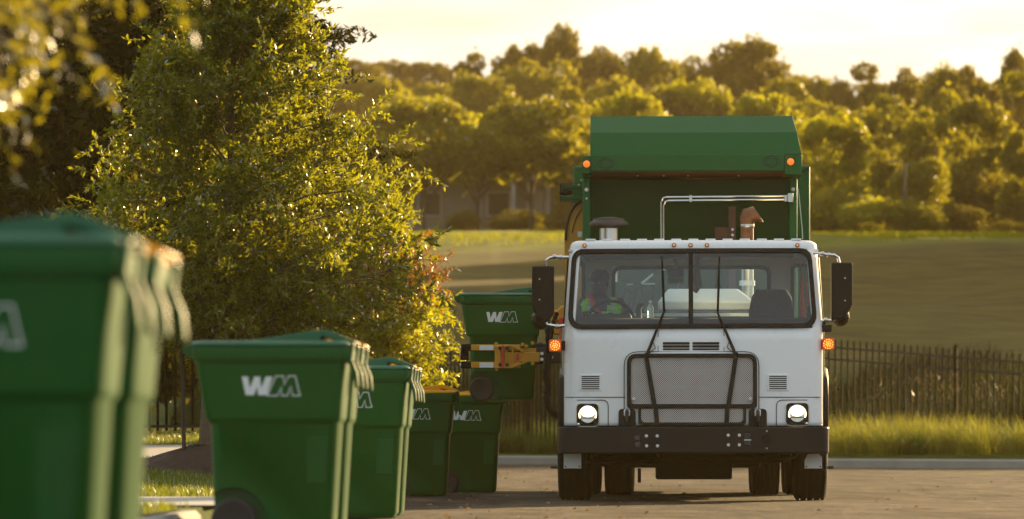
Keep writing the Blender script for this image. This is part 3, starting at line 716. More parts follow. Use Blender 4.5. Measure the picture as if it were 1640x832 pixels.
# (px, top py, distance, width px, kind, variant, leaf, label)
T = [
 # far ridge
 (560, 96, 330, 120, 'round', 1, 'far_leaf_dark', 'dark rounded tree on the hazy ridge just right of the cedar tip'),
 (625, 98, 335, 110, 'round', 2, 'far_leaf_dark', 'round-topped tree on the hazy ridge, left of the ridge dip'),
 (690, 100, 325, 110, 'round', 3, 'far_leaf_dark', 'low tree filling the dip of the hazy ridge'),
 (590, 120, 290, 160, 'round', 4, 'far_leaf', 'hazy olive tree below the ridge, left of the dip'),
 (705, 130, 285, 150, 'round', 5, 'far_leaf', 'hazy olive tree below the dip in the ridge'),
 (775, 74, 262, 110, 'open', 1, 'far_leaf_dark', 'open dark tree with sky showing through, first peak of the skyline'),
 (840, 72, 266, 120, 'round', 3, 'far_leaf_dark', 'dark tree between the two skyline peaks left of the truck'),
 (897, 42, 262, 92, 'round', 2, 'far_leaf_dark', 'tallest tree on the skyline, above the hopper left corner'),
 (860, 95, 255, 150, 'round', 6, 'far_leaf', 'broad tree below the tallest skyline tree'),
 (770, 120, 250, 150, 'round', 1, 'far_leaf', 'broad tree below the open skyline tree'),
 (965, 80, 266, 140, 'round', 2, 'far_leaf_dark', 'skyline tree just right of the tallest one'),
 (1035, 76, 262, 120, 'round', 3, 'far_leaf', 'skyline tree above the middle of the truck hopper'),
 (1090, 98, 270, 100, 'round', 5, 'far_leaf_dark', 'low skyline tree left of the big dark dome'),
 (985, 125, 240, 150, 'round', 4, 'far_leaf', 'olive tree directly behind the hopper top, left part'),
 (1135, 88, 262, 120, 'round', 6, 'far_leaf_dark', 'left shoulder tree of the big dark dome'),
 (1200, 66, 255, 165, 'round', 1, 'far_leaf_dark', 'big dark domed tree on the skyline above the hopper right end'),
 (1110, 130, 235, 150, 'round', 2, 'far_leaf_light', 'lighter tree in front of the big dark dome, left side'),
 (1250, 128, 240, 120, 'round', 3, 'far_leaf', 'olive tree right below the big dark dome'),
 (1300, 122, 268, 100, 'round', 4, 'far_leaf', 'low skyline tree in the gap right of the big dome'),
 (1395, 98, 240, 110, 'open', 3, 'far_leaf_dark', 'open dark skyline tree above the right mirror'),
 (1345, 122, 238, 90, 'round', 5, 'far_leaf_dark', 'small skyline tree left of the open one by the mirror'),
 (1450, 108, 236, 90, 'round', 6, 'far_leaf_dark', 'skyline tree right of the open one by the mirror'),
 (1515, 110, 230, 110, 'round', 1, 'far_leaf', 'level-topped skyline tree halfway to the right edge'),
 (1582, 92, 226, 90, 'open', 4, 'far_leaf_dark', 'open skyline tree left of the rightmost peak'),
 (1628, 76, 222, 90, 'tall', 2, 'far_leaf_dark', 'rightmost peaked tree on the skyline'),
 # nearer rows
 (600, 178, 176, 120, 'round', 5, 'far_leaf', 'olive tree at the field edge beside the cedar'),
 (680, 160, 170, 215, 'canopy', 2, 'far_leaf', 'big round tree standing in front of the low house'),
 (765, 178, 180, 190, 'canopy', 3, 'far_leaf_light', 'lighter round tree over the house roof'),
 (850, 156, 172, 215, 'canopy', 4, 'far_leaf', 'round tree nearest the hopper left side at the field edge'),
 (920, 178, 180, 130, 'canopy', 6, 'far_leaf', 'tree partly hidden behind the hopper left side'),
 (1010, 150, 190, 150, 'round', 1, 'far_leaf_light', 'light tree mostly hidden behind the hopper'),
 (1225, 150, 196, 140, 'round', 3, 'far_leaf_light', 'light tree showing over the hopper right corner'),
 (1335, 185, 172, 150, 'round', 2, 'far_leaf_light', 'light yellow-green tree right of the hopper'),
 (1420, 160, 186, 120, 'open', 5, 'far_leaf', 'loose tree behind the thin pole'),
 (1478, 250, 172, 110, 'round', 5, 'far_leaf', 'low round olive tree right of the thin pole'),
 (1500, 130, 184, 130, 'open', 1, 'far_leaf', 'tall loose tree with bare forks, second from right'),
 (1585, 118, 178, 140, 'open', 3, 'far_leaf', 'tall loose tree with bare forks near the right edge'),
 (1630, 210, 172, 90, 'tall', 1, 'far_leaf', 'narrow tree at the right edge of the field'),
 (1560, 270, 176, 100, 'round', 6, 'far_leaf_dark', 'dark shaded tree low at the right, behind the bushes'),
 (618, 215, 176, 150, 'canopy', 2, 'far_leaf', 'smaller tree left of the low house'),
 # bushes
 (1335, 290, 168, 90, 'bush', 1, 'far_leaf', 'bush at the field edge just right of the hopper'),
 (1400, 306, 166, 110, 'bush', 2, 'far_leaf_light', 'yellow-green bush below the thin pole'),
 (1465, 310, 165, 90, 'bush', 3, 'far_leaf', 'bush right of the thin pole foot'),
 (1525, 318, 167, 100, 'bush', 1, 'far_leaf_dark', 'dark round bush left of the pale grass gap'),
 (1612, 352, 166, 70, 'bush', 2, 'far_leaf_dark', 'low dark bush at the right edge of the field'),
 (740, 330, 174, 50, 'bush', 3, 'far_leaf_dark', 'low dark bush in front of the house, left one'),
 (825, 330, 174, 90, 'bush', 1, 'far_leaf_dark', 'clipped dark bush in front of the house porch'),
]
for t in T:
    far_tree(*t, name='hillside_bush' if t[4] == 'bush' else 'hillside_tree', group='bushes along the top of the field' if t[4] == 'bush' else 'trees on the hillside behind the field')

# the rest of the wood: trees packed between the ones above
fr = random.Random(12)
for band, Y0, n, lo, hi, lb in ((0, 300, 13, 108, 150, 'hazy tree packed high in the wooded hillside'), (1, 230, 20, 145, 215, 'olive tree packed into the middle of the wooded hillside'), (2, 198, 24, 195, 280, 'low olive tree filling the foot of the wooded hillside')):
    for i in range(n):
        px = 545+1120*(i+.5+fr.uniform(-.35, .35))/n
        if band == 2 and 640 < px < 900: continue
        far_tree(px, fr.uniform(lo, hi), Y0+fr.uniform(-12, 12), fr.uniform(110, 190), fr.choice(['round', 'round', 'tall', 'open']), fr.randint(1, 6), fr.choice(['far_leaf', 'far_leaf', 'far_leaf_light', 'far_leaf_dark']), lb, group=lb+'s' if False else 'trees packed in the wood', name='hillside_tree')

# wood continued unseen past the right edge, added to shade the field
for i in range(16):
    Y = 126+2.9*i+fr.uniform(-1.5, 1.5); X = Y*.1065+6.0+fr.uniform(0, 9)
    h = fr.uniform(9.0, 12.5); far_tree(820+X/Y*F, 713-(ground_z(X, Y)+h-CH)/Y*F, Y, fr.uniform(7.5, 9.5)/Y*F, fr.choice(['round', 'tall', 'round']), fr.randint(1, 6), 'far_leaf', 'tall unseen wood-edge tree, added past the right end to shade the field', group='unseen wood-edge trees added to shade the field')

# big dark trees at left
def dark_tree(name, label, px, Y, lobes, n, size, m, trunk, droop=0, asp=.5):
    x = W2(px, Y); zb = ground_z(x, Y); root = empty(name, (x, Y, zb)); tag(root, label, 'tree')
    o = crown_mesh('crown', lobes, n, size, abs(int(px))+3, M[m], asp=asp, droop=droop, shell=.45); o.parent = root
    MB().tube(*trunk, 10).build('trunk', M['bark_dark'], root); return root
rd = random.Random(5)
L = [(0, 0, 3.6, 1.5, 1.4, 1.6)]
for k in range(26):
    a = rd.uniform(0, 2*PI); z = rd.uniform(1.7, 6.2); r = rd.uniform(.6, 1.7); L.append((r*math.cos(a), r*math.sin(a), z, rd.uniform(.4, .75), .55, rd.uniform(.28, .5)))
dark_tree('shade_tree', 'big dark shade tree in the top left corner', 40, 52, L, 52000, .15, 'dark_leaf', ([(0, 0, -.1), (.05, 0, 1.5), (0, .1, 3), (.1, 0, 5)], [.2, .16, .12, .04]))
# cedar: tiers of drooping pointed sprays
L = []
for k in range(420):
    z = .9+8.2*(k/420)**.9; R0 = 3.15*(1-((z-.9)/9.2))*rd.uniform(.62, 1.0); a = rd.uniform(0, 2*PI); 
    for j in range(9):
        f = .25+.75*j/8; L.append((R0*f*math.cos(a), R0*f*math.sin(a), z-.12*f*f+.30*f, .22*(1.15-f*.7), .22*(1.15-f*.7), .09*(1.2-f*.6)))
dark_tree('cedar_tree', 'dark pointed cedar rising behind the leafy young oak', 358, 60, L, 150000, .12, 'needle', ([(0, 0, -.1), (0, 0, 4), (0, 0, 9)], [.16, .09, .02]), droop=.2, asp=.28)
L = [(0, 0, 2.6, 1.2, 1.2, 1.5)]
for k in range(18):
    a = rd.uniform(0, 2*PI); z = rd.uniform(.6, 4.2); r = rd.uniform(.5, 1.4); L.append((r*math.cos(a), r*math.sin(a), z, .55, .5, .4))
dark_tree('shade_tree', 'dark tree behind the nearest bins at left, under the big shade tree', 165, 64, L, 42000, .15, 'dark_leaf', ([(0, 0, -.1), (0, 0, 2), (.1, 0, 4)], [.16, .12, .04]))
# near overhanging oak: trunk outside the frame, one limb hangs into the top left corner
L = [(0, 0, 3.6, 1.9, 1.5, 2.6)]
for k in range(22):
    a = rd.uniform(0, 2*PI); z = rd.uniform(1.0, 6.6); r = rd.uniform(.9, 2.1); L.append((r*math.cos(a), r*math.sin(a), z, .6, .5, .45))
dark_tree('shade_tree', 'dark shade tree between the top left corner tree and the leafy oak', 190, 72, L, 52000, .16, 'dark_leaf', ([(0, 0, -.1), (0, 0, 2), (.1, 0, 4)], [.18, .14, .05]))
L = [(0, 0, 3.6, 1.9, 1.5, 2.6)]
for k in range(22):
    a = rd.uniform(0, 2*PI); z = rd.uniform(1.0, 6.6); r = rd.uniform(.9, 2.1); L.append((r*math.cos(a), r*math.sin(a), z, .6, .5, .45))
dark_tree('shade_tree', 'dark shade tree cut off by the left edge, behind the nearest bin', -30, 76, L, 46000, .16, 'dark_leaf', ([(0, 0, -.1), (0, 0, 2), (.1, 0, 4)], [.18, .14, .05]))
def near_tree():
    x0, y0 = -3.0, 15.0; root = empty('overhanging_oak', (x0, y0, ground_z(x0, y0))); tag(root, 'blurred oak limb hanging into the top left corner', 'tree')
    MB().tube([(0, 0, -.1), (.05, 0, 1.2), (.1, .05, 2.2), (.2, 0, 3.4)], [.15, .12, .10, .06], 10).build('trunk', M['bark'], root)
    rg = np.random.default_rng(3); w = MB(); LB, LD = [], []
    for i in range(34):
        e = Vector((rd.uniform(1.25, 1.95), rd.uniform(-.9, 1.0), rd.uniform(1.42, 1.95))); e.z += max(0, (e.x-1.60))*.8
        s = Vector((.12, 0, rd.uniform(1.9, 3.0))); m = s.lerp(e, .55)+Vector((0, 0, .3)); pts = [s, m, m.lerp(e, .6)+Vector((0, 0, .05)), e]; w.tube(pts, [.03, .018, .01, .004], 6, cap=False)
        for j in range(15):
            f = rd.uniform(.45, 1); p = (pts[1].lerp(pts[2], (f-.45)/.3) if f < .75 else pts[2].lerp(pts[3], (f-.75)/.25)); td = Vector((rd.gauss(.1, .5), rd.gauss(0, .5), rd.gauss(-.3, .5))).normalized()
            n = 9; u = np.linspace(.05, 1, n); LB.append(np.array(p)[None]+np.array(td)[None]*(u*rd.uniform(.1, .26))[:, None]); LD.append(norm(np.array(td)[None]*.7+rg.normal(size=(n, 3))*.6))
    w.build('limb', M['bark'], root); B, D = np.concatenate(LB), np.concatenate(LD); n = len(B)
    quads_mesh('leaves', leaf_quads(B, D, .05*rg.uniform(.6, 1.2, n), .010*rg.uniform(.7, 1.2, n), rg), M['near_leaf'], root)
near_tree()

# ------------------------------------------------------------------ house and pole beyond the field
def house():
    Y = 196.0; root = empty('house', (W2(775, Y), Y, ground_z(W2(775, Y), Y)-.3)); tag(root, 'low house with porch posts half hidden by trees beyond the field', 'house')
    MB().box(-3.4, 2.9, 0, 6, 0, 2.4).build('wall', M['house_wall'], root)
    rf = MB().prism([(-1.3, 2.3), (3, 3.7), (6.6, 2.3), (6.6, 2.42), (3, 3.84), (-1.3, 2.42)], 'x', -3.8, 3.3).build('roof', M['house_roof'], root)
    MB().box(1.5, 2.0, 2.6, 3.2, 3.4, 4.3).build('chimney', M['house_wall'], rf)
    for x in (-3.0, -.2, 1.2, 2.6): MB().box(x-.08, x+.08, -1.15, -.99, 0, 2.3).build('porch_post', M['house_white'], root, bevel=.01)
    for x in (-2.2, .6):
        f = MB().box(x-.5, x+.5, -.05, -.002, .9, 1.9).build('window', M['house_white'], root); MB().box(x-.42, x+.42, -.08, -.052, .97, 1.83).build('pane', M['window_dark'], f)
    d = MB().box(1.75, 2.45, -.05, -.002, .1, 1.95).build('door', M['house_white'], root); MB().ball((2.37, -.08, 1.0), .03, 8).build('handle', M['steel'], d)
house()
def pole():
    Y = 166.0; x = W2(1449, Y); zb = ground_z(x, Y); root = empty('lamp_post', (x, Y, zb)); tag(root, 'thin pole with a small lamp head among the trees at right', 'lamp post')
    h = WZ(262, Y)-zb; MB().tube([(0, 0, -.2), (0, 0, h)], [.08, .05], 8).build('post', M['pole'], root)
    MB().tube([(0, 0, h-.05), (-.2, -.05, h+.1), (-.42, -.1, h+.08)], .03, 6).build('arm', M['pole'], root)
    MB().loft([[( -.42+u*.14, -.1+v*.10, h+.02+k*.10) for u, v in ((-1, -1), (1, -1), (1, 1), (-1, 1))] for k in (0, 1)]).build('lamp_head', M['house_wall'], root, bevel=.03)
pole()
# ================================================================== TRUCK
YB, XB, YAW = 43.2, 1.63, R(2.0)
truck = empty('refuse_truck', (XB, YB, 0), -YAW)
tag(truck, 'white-cab refuse truck with green hopper and side lift arm on the road', 'truck')
def tx_(px, yl):                   # measured photograph column -> truck-local x at local depth yl
    s = F/(YB+yl); return (px - (820 + s*(XB+yl*math.tan(YAW))))/s
def tz_(py, yl): return CH + (713-py)/F*(YB+yl)
def zw(z):                         # cab half width at height z
    return 1.172 if z < 1.57 else 1.172-(z-1.57)/0.78*0.055
def fz(z): return .13 + max(0, z-1.50)*.16
def fy(x, z): return fz(z) + .07*(abs(x)/1.17)**3
def off(d): return lambda x, z: fy(x, z)-d

# cab shell -----------------------------------------------------------
def cab():
    rc = .13; yb = 1.95
    def sec(z, w=None, f=None):
        w = w or zw(z); f = fz(z) if f is None else f; pts = []
        bow = lambda x: .07*(abs(x)/1.17)**3
        right = [(w, yb), (w, 1.70), (w, 1.2), (w, .62), (w, f+rc+.07)]
        xs = w-rc
        for k in range(1, 6):
            t = R(90*k/6); right.append((xs+rc*math.cos(t), f+bow(xs)+rc-rc*math.sin(t)))
        fr = [xs, .92*xs, .55, .28, 0]
        right += [(x, f+bow(x)) for x in fr]
        left = [(-x, y) for x, y in reversed(right[:-1])]
        return [(x, y, z) for x, y in right+left]
    zs = [.685, .72, 1.10, 1.45, 1.565]
    zt = [2.285]
    n = len(sec(1)); V, Fc = [], []
    lv = zs + [1.62, 2.2] + zt
    for z in lv: V += sec(z)
    for i in range(len(lv)-1):
        win = lv[i] >= 1.565
        for k in range(n-1):
            kk = min(k, n-2-k)
            if win and kk >= 9: continue                      # windscreen opening
            if lv[i] >= 1.62 and lv[i+1] <= 2.2 and 1 <= kk <= 2: continue   # door window
            Fc.append((i*n+k, i*n+k+1, (i+1)*n+k+1, (i+1)*n+k))
    b = MB().add(V, Fc); o = b.build('cab', M['white_paint'], truck, smooth=40)
    sd = o.modifiers.new('solid', 'SOLIDIFY'); sd.thickness = .025; sd.offset = -1
    # roof
    rs = [sec(2.285), sec(2.32, zw(2.32)-.002, fz(2.3)+.002), sec(2.345, zw(2.3)-.018, fz(2.3)+.02), sec(2.362, zw(2.3)-.055, fz(2.3)+.06), sec(2.368, zw(2.3)-.12, fz(2.3)+.16)]
    b = MB(); b.loft(rs, False, True); b.build('roof', M['white_paint'], truck, smooth=60)
    b = MB()
    for k in range(13):
        x = -.93+1.86*k/12; b.box(x-.045, x+.045, .34, 1.9, 2.362, 2.378)
    b.build('roof_rib', M['white_paint'], truck, bevel=.004)
    # doors: seams, handles
    for s in (-1, 1):
        b = MB(); w = zw(1.2)*s
        b.box(w-.004, w+.004, .50, .508, .75, 1.60); b.box(w-.004, w+.004, 1.74, 1.748, .75, 1.60); b.build('door_seam', M['black_trim'], truck)
        h = MB().tube([(w+.005*s, 1.45, 1.42), (w+.04*s, 1.47, 1.42), (w+.04*s, 1.62, 1.42), (w+.005*s, 1.64, 1.42)], .012, 8).build('door_handle', M['chrome'], truck)
        g = MB().add([(zw(1.63)*s, .60, 1.61), (zw(1.63)*s, 1.72, 1.61), (zw(2.2)*s, 1.72, 2.21), (zw(2.2)*s, .60, 2.21)], [(0, 1, 2, 3)]).build('side_window', M['glass'], truck)
        b = MB(); b.tube([(zw(1.63)*s, .60, 1.61), (zw(1.63)*s, 1.72, 1.61), (zw(2.2)*s, 1.72, 2.21), (zw(2.2)*s, .60, 2.21), (zw(1.63)*s, .60, 1.61)], .022, 6); b.build('window_seal', M['black_trim'], truck)
cab()
WSO = [(tx_(908.5, .2), tz_(527.5, .15)), (tx_(1309.5, .2), tz_(525.5, .15)), (tx_(1299.5, .25), tz_(397.5, .25)), (tx_(916, .25), tz_(398.5, .25))]
def inset(P, d):
    c = Vector((sum(p[0] for p in P)/len(P), sum(p[1] for p in P)/len(P))); out = []
    for i in range(len(P)):
        p = Vector(P[i]); a = (Vector(P[i-1])-p).normalized(); b = (Vector(P[(i+1) % len(P)])-p).normalized()
        out.append(tuple(p+(a+b)*d/math.sin(a.angle(b))))
    return out
def subdiv(poly, m=4):
    out = []
    for i in range(len(poly)):
        a, b = poly[i], poly[(i+1) % len(poly)]; L = math.hypot(b[0]-a[0], b[1]-a[1]); k = m if L > .4 else 1
        for j in range(k): out.append((a[0]+(b[0]-a[0])*j/k, a[1]+(b[1]-a[1])*j/k))
    return out
wo = roundpoly(WSO, [.13, .13, .12, .12], 6); wi = roundpoly(inset(WSO, .043), [.10, .10, .09, .09], 6)
a, b_ = [], []
for i in range(len(wo)):                                     # same subdivision on both outlines
    for j in range(6 if i % 6 == 5 else 1):
        k = 6 if i % 6 == 5 else 1; p, q = wo[i], wo[(i+1) % len(wo)]; a.append((p[0]+(q[0]-p[0])*j/k, p[1]+(q[1]-p[1])*j/k))
        p, q = wi[i], wi[(i+1) % len(wi)]; b_.append((p[0]+(q[0]-p[0])*j/k, p[1]+(q[1]-p[1])*j/k))
MB().ring(a, b_, off(.018), .05).build('windscreen_seal', M['black_trim'], truck, bevel=.006)
zb0, zt0 = WSO[0][1]+.02, WSO[2][1]-.02
cxm = tx_(1106.5, .2)
MB().plate([(cxm-.021, zb0), (cxm+.021, zb0), (cxm+.021, zt0), (cxm-.021, zt0)], off(.016), .04).build('centre_mullion', M['black_trim'], truck, bevel=.004)
for (xa, xb) in ((min(p[0] for p in b_)-.01, cxm), (cxm, max(p[0] for p in b_)+.01)):
    V = []; nx = 9
    for j in range(2):
        z = (zb0+.02, zt0-.02)[j]
        for i in range(nx):
            x = xa+(xb-xa)*i/(nx-1); V.append((x, fy(x, z)+.006, z))
    MB().add(V, [(i, i+1, nx+i+1, nx+i) for i in range(nx-1)]).build('windscreen', M['glass'], truck, smooth=60)

# wipers --------------------------------------------------------------
for (p0, p1, p2) in (((1035.5, 570), (1063.5, 499), (1060, 410)), ((1178.4, 569), (1149.5, 501), (1152.5, 410))):
    q = [(tx_(px, .1), tz_(py, .1)) for px, py in (p0, p1, p2)]
    P = [(x, fy(x, z)-.045, z) for x, z in q]
    w = MB().tube([P[0], P[1]], [.015, .009], 8); w.build('wiper_arm', M['black_plastic'], truck)
    MB().tube([P[1], ((P[1][0]+P[2][0])/2, (P[1][1]+P[2][1])/2+.006, (P[1][2]+P[2][2])/2), P[2]], [.010, .011, .006], 8).build('wiper_blade', M['black_rubber'], truck)
    MB().lathe([(.028, 0), (.028, .05), (.016, .06)], (P[0][0], fy(*q[0])-.06, P[0][2]), 'y', 14).build('wiper_pivot', M['black_plastic'], truck, bevel=.003)
    s = 1 if p0[0] < 1100 else -1
    MB().tube([(P[0][0]+.02*s, P[0][1]+.02, P[0][2]+.02), (P[0][0]+.08*s, P[0][1]+.03, P[0][2]+.07), (P[0][0]+.05*s, P[0][1]+.02, P[0][2]+.14)], .004, 5).build('washer_tube', M['black_rubber'], truck)

# marker lights on the roof lip --------------------------------------
for px in (936, 1079.5, 1106, 1132.3, 1277):
    x, z = tx_(px, .25), tz_(393, .25); y = fy(x, z)
    l = MB().lathe([(.020, 0), (.020, -.010), (.018, -.014)], (x, y, z), 'y', 12).build('marker_light', M['black_trim'], truck)
    MB().ball((x, y-.015, z), .013, 10).build('lens', M['marker_lens'], l)

# front panel seams, vents, louvres ----------------------------------
def vseam(px, y0, y1):
    x = tx_(px, .13); z0, z1 = tz_(y1, .13), tz_(y0, .13); return [(x-.003, z0), (x+.003, z0), (x+.003, z1), (x-.003, z1)]
b = MB()
for px, y0, y1 in ((1054, 529, 563.5), (1159.5, 529, 563.5)): b.plate(vseam(px, y0, y1), off(.0015), .004)
for x0, x1 in ((905, 1001.5), (1215, 1314)):
    xs = [tx_(x0+(x1-x0)*k/6, .13) for k in range(7)]; z = tz_(636.5, .13)
    for k in range(6): b.plate([(xs[k], z-.0035), (xs[k+1], z-.0035), (xs[k+1], z+.0035), (xs[k], z+.0035)], off(.0015), .004)
g = roundpoly([(tx_(999.5, .1), tz_(683, .1)), (tx_(999.5, .1), tz_(563.5, .1)), (tx_(1215.5, .1), tz_(563.5, .1)), (tx_(1215.5, .1), tz_(683, .1))], [.01, .13, .13, .01], 6)
b.tube([(x, fy(x, z)-.001, z) for x, z in g], .004, 6)
for s, (xa, xb) in ((1, (951, 974)), (-1, (1244, 1267))):
    q = roundpoly([(tx_(974 if s > 0 else 1243.5, .1), tz_(682, .1)), (tx_(974 if s > 0 else 1243.5, .1), tz_(641, .1)), (tx_(924 if s > 0 else 1293, .1), tz_(641, .1))], [0.001, .055, .001], 6)
    b.tube([(x, fy(x, z)-.001, z) for x, z in q], .0035, 5)
b.build('panel_seam', M['black_trim'], truck)
for x0, x1 in ((1061.5, 1104.5), (1109, 1152)):
    b = MB()
    for py in (550.3, 555.2, 559.7):
        z = tz_(py, .13); xa, xb = tx_(x0, .13), tx_(x1, .13); h = .0115 if py < 558 else .008
        b.plate(roundpoly([(xa, z-h), (xb, z-h), (xb, z+h), (xa, z+h)], .008, 4), off(.003), .01)
    b.build('air_slot', M['black_trim'], truck)
for x0, x1 in ((928, 963.2), (1228.5, 1263)):
    xa, xb, za, zb = tx_(x0, .13), tx_(x1, .13), tz_(626, .13), tz_(600, .13)
    lv = MB().plate(roundpoly([(xa, za), (xb, za), (xb, zb), (xa, zb)], .008, 4), off(.008), .012).build('louvre_vent', M['white_paint'], truck, bevel=.003)
    b = MB()
    for k in range(7):
        z = za+.018+(zb-za-.036)*k/6; b.plate([(xa+.018, z-.005), (xb-.018, z-.005), (xb-.018, z+.005), (xa+.018, z+.005)], off(.010), .006)
    b.build('slot', M['black_trim'], lv)

# grille --------------------------------------------------------------
def G(px, py): return (tx_(px, .08), tz_(py, .08))
U = [G(1004, 654), G(1212.5, 654), G(1212.5, 566.5), G(1004, 566.5)]
Lw = [G(1022, 681.5), G(1195, 681.5), G(1195, 648), G(1022, 648)]
b = MB()
b.ring(roundpoly(U, [.03, .03, .09, .09], 6), roundpoly(inset(U, .036), [.04, .04, .06, .06], 6), off(.060), .07)
b.ring(roundpoly(Lw, [.04, .04, .02, .02], 6), roundpoly(inset(Lw, .026), [.045, .045, .03, .03], 6), off(.058), .068)
def bar(p, q, w, d=.064):
    p, q = Vector(p), Vector(q); t = (q-p).normalized(); nn = Vector((-t.y, t.x))*w
    b.plate([tuple(p-nn), tuple(q-nn), tuple(q+nn), tuple(p+nn)], off(d), .06)
bar(G(1035, 571), G(1049, 654), .020); bar(G(1050, 652), G(1052.5, 680), .020)
bar(G(1178.5, 571), G(1166, 654), .020); bar(G(1165, 652), G(1163.5, 680), .020)
bar(G(1008, 651), G(1208, 651), .020, .062)
gf = b.build('grille_frame', M['black_satin'], truck, bevel=.006)
MB().plate(roundpoly(inset(U, .02), .05, 5), off(.035), .01).build('grille_mesh', M['grille'], truck)
MB().plate(roundpoly(inset(Lw, .012), .03, 5), off(.037), .01).build('grille_mesh', M['grille'], truck)
for px in (1014.5, 1201.5):
    x, z = G(px, 639.5); MB().lathe([(.016, 0), (.016, -.012), (.011, -.016), (.011, -.006)], (x, fy(x, z)-.040, z), 'y', 14).build('grille_latch', M['zinc'], truck)
# dark well round the tow hooks and below the grille
for x0, x1 in ((990.5, 1018), (1199, 1228)):
    xa, xb = tx_(x0, .1), tx_(x1, .1); z0, z1 = tz_(686, .1), tz_(655, .1)
    MB().plate(roundpoly([(xa, z0), (xb, z0), (xb, z1), (xa, z1)], [.005, .005, .04, .04], 5), off(.020), .03).build('tow_hook_well', M['black_satin'], truck, bevel=.004)
    xm = (xa+xb)/2; MB().tube([(xm, .06, z0+.02), (xm, .02, z0+.06), (xm, .02, z1-.06), (xm, .06, z1-.02)], .017, 8).build('tow_hook', M['dark_metal'], truck)
    px = 1004 if x0 < 1100 else 1213.5; xh, zh = tx_(px, .05), tz_(661, .05); MB().box(xh-.028, xh+.028, fy(xh, zh)-.055, fy(xh, zh)-.022, zh-.033, zh+.028).build('hinge_block', M['white_shade'], truck, bevel=.009)

# headlights ----------------------------------------------------------
for x0, x1, yt, yb_ in ((922.5, 959.7, 646, 683.8), (1257.6, 1295.8, 645, 682.5)):
    xa, xb, za, zb = tx_(x0, .13), tx_(x1, .13), tz_(yb_, .13), tz_(yt, .13); xm, zm = (xa+xb)/2, (za+zb)/2
    out = roundpoly([(xa, za), (xb, za), (xb, zb), (xa, zb)], .045, 6); inn = roundpoly(inset([(xa, za), (xb, za), (xb, zb), (xa, zb)], .007), .04, 6)
    h = MB().ring(out, inn, off(.012), .03).build('headlight', M['steel'], truck, bevel=.003)
    MB().plate(inn, off(.003), .012).build('housing', M['black_satin'], h)
    MB().lathe([(.088, 0), (.088, -.018), (.080, -.024), (.070, -.014), (.001, -.004)], (xm, fy(xm, zm)-.004, zm), 'y', 28).build('reflector', M['lamp_dim'], h)
    p = [(.056*math.cos(R(t)), .008+.050*math.sin(R(t))*(1 if t <= 180 else .55)) for t in range(0, 360, 15)]
    MB().plate([(xm+u, zm+.006+v) for u, v in p], off(.030), .012).build('low_beam', M['lamp_glow'], h)
    b = MB()
    b.box(xm-.060, xm+.060, fy(xm, zm)-.030, fy(xm, zm)-.010, zm-.030, zm-.024)
    b.build('lamp_divider', M['dark_metal'], h)
    MB().lathe([(.014, 0), (.012, -.006), (.001, -.009)], (xa+.022 if xm < 0 else xb-.022, fy(xm, zm)-.006, za+.022), 'y', 12).build('adjuster', M['chrome'], h)

# bumper --------------------------------------------------------------
xa, xb, za, zb = tx_(893, 0), tx_(1328, 0), tz_(726.7, 0), tz_(683.8, 0)
plan = [(xa, .50), (xa, .12)] + [(xa+.10-.10*math.cos(R(t)), .12-.10*math.sin(R(t))*1.0) for t in range(15, 91, 15)] + [(-.4, .0), (.4, .0)] + [(xb-.10+.10*math.cos(R(t)), .12-.10*math.sin(R(t))) for t in range(90, 14, -15)] + [(xb, .12), (xb, .50)]
bm_ = MB().prism(plan, 'z', za, zb).build('bumper', M['black_satin'], truck, bevel=.012)
for px, py in ((1035.2, 698.6), (1052.6, 698.6), (1035.6, 714.5), (1053, 714.5), (1166.2, 697.5), (1184, 697.5), (1166.5, 713), (1184, 713)):
    MB().lathe([(.015, 0), (.015, -.012), (.009, -.018)], (tx_(px, 0), 0.004, tz_(py, 0)), 'y', 10).build('bolt', M['zinc'], bm_)
for px, py in ((1021, 701), (1021, 712.5), (1197.3, 699), (1197.3, 709.5)):
    MB().box(tx_(px-4.6, 0), tx_(px+4.6, 0), -.004, .02, tz_(py+4.7, 0), tz_(py-4.7, 0)).build('step_slot', M['window_dark'], bm_, bevel=.004)
x, z = tx_(1197.3, 0), tz_(705, 0); MB().box(x-.032, x+.032, -.008, .01, z-.004, z+.004).build('step_edge', M['zinc'], bm_)
x, z = tx_(1228, 0), tz_(703.5, 0); MB().lathe([(.048, 0), (.048, -.010), (.038, -.012), (.036, .004), (.016, .006), (.014, -.006), (.001, -.008)], (x, .002, z), 'y', 24).build('tow_eye', M['black_plastic'], bm_)
for py in (691, 718.5): MB().ball((tx_(1228, 0), 0, tz_(py, 0)), .008, 8).build('bolt', M['zinc'], bm_)
for px in (976.5,): x = tx_(px, 0); MB().box(x-.002, x+.002, -.0015, .01, za+.012, zb-.012).build('bumper_seam', M['window_dark'], bm_)
for x0, x1 in ((903, 931), (1288, 1316)):
    xa_, xb_ = tx_(x0, .45), tx_(x1, .45); z0, z1 = tz_(750.5, .45), tz_(727, .45); q = [(xa_, z0), (xb_, z0), (xb_, z1), (xa_, z1)]
    if x0 > 1000: q = [(xa_, z0), (xb_, z0), (xb_, z1-.03), (xb_-.03, z1), (xa_+.03, z1), (xa_, z0+.07)]
    p = MB().prism(q, 'y', .40, .41).build('bracket_plate', M['white_shade'], truck)
    for q in (xa_+.016, xb_-.016): MB().lathe([(.008, 0), (.008, -.006)], (q, .40, z0+.016), 'y', 8).build('bolt', M['dark_metal'], p)
for px in (889, 1331): x, z = tx_(px, .5), tz_(749, .5); MB().tube([(x-.04, .55, z), (x+.02, .55, z)], .012, 8).build('step_pin', M['dark_metal'], truck)
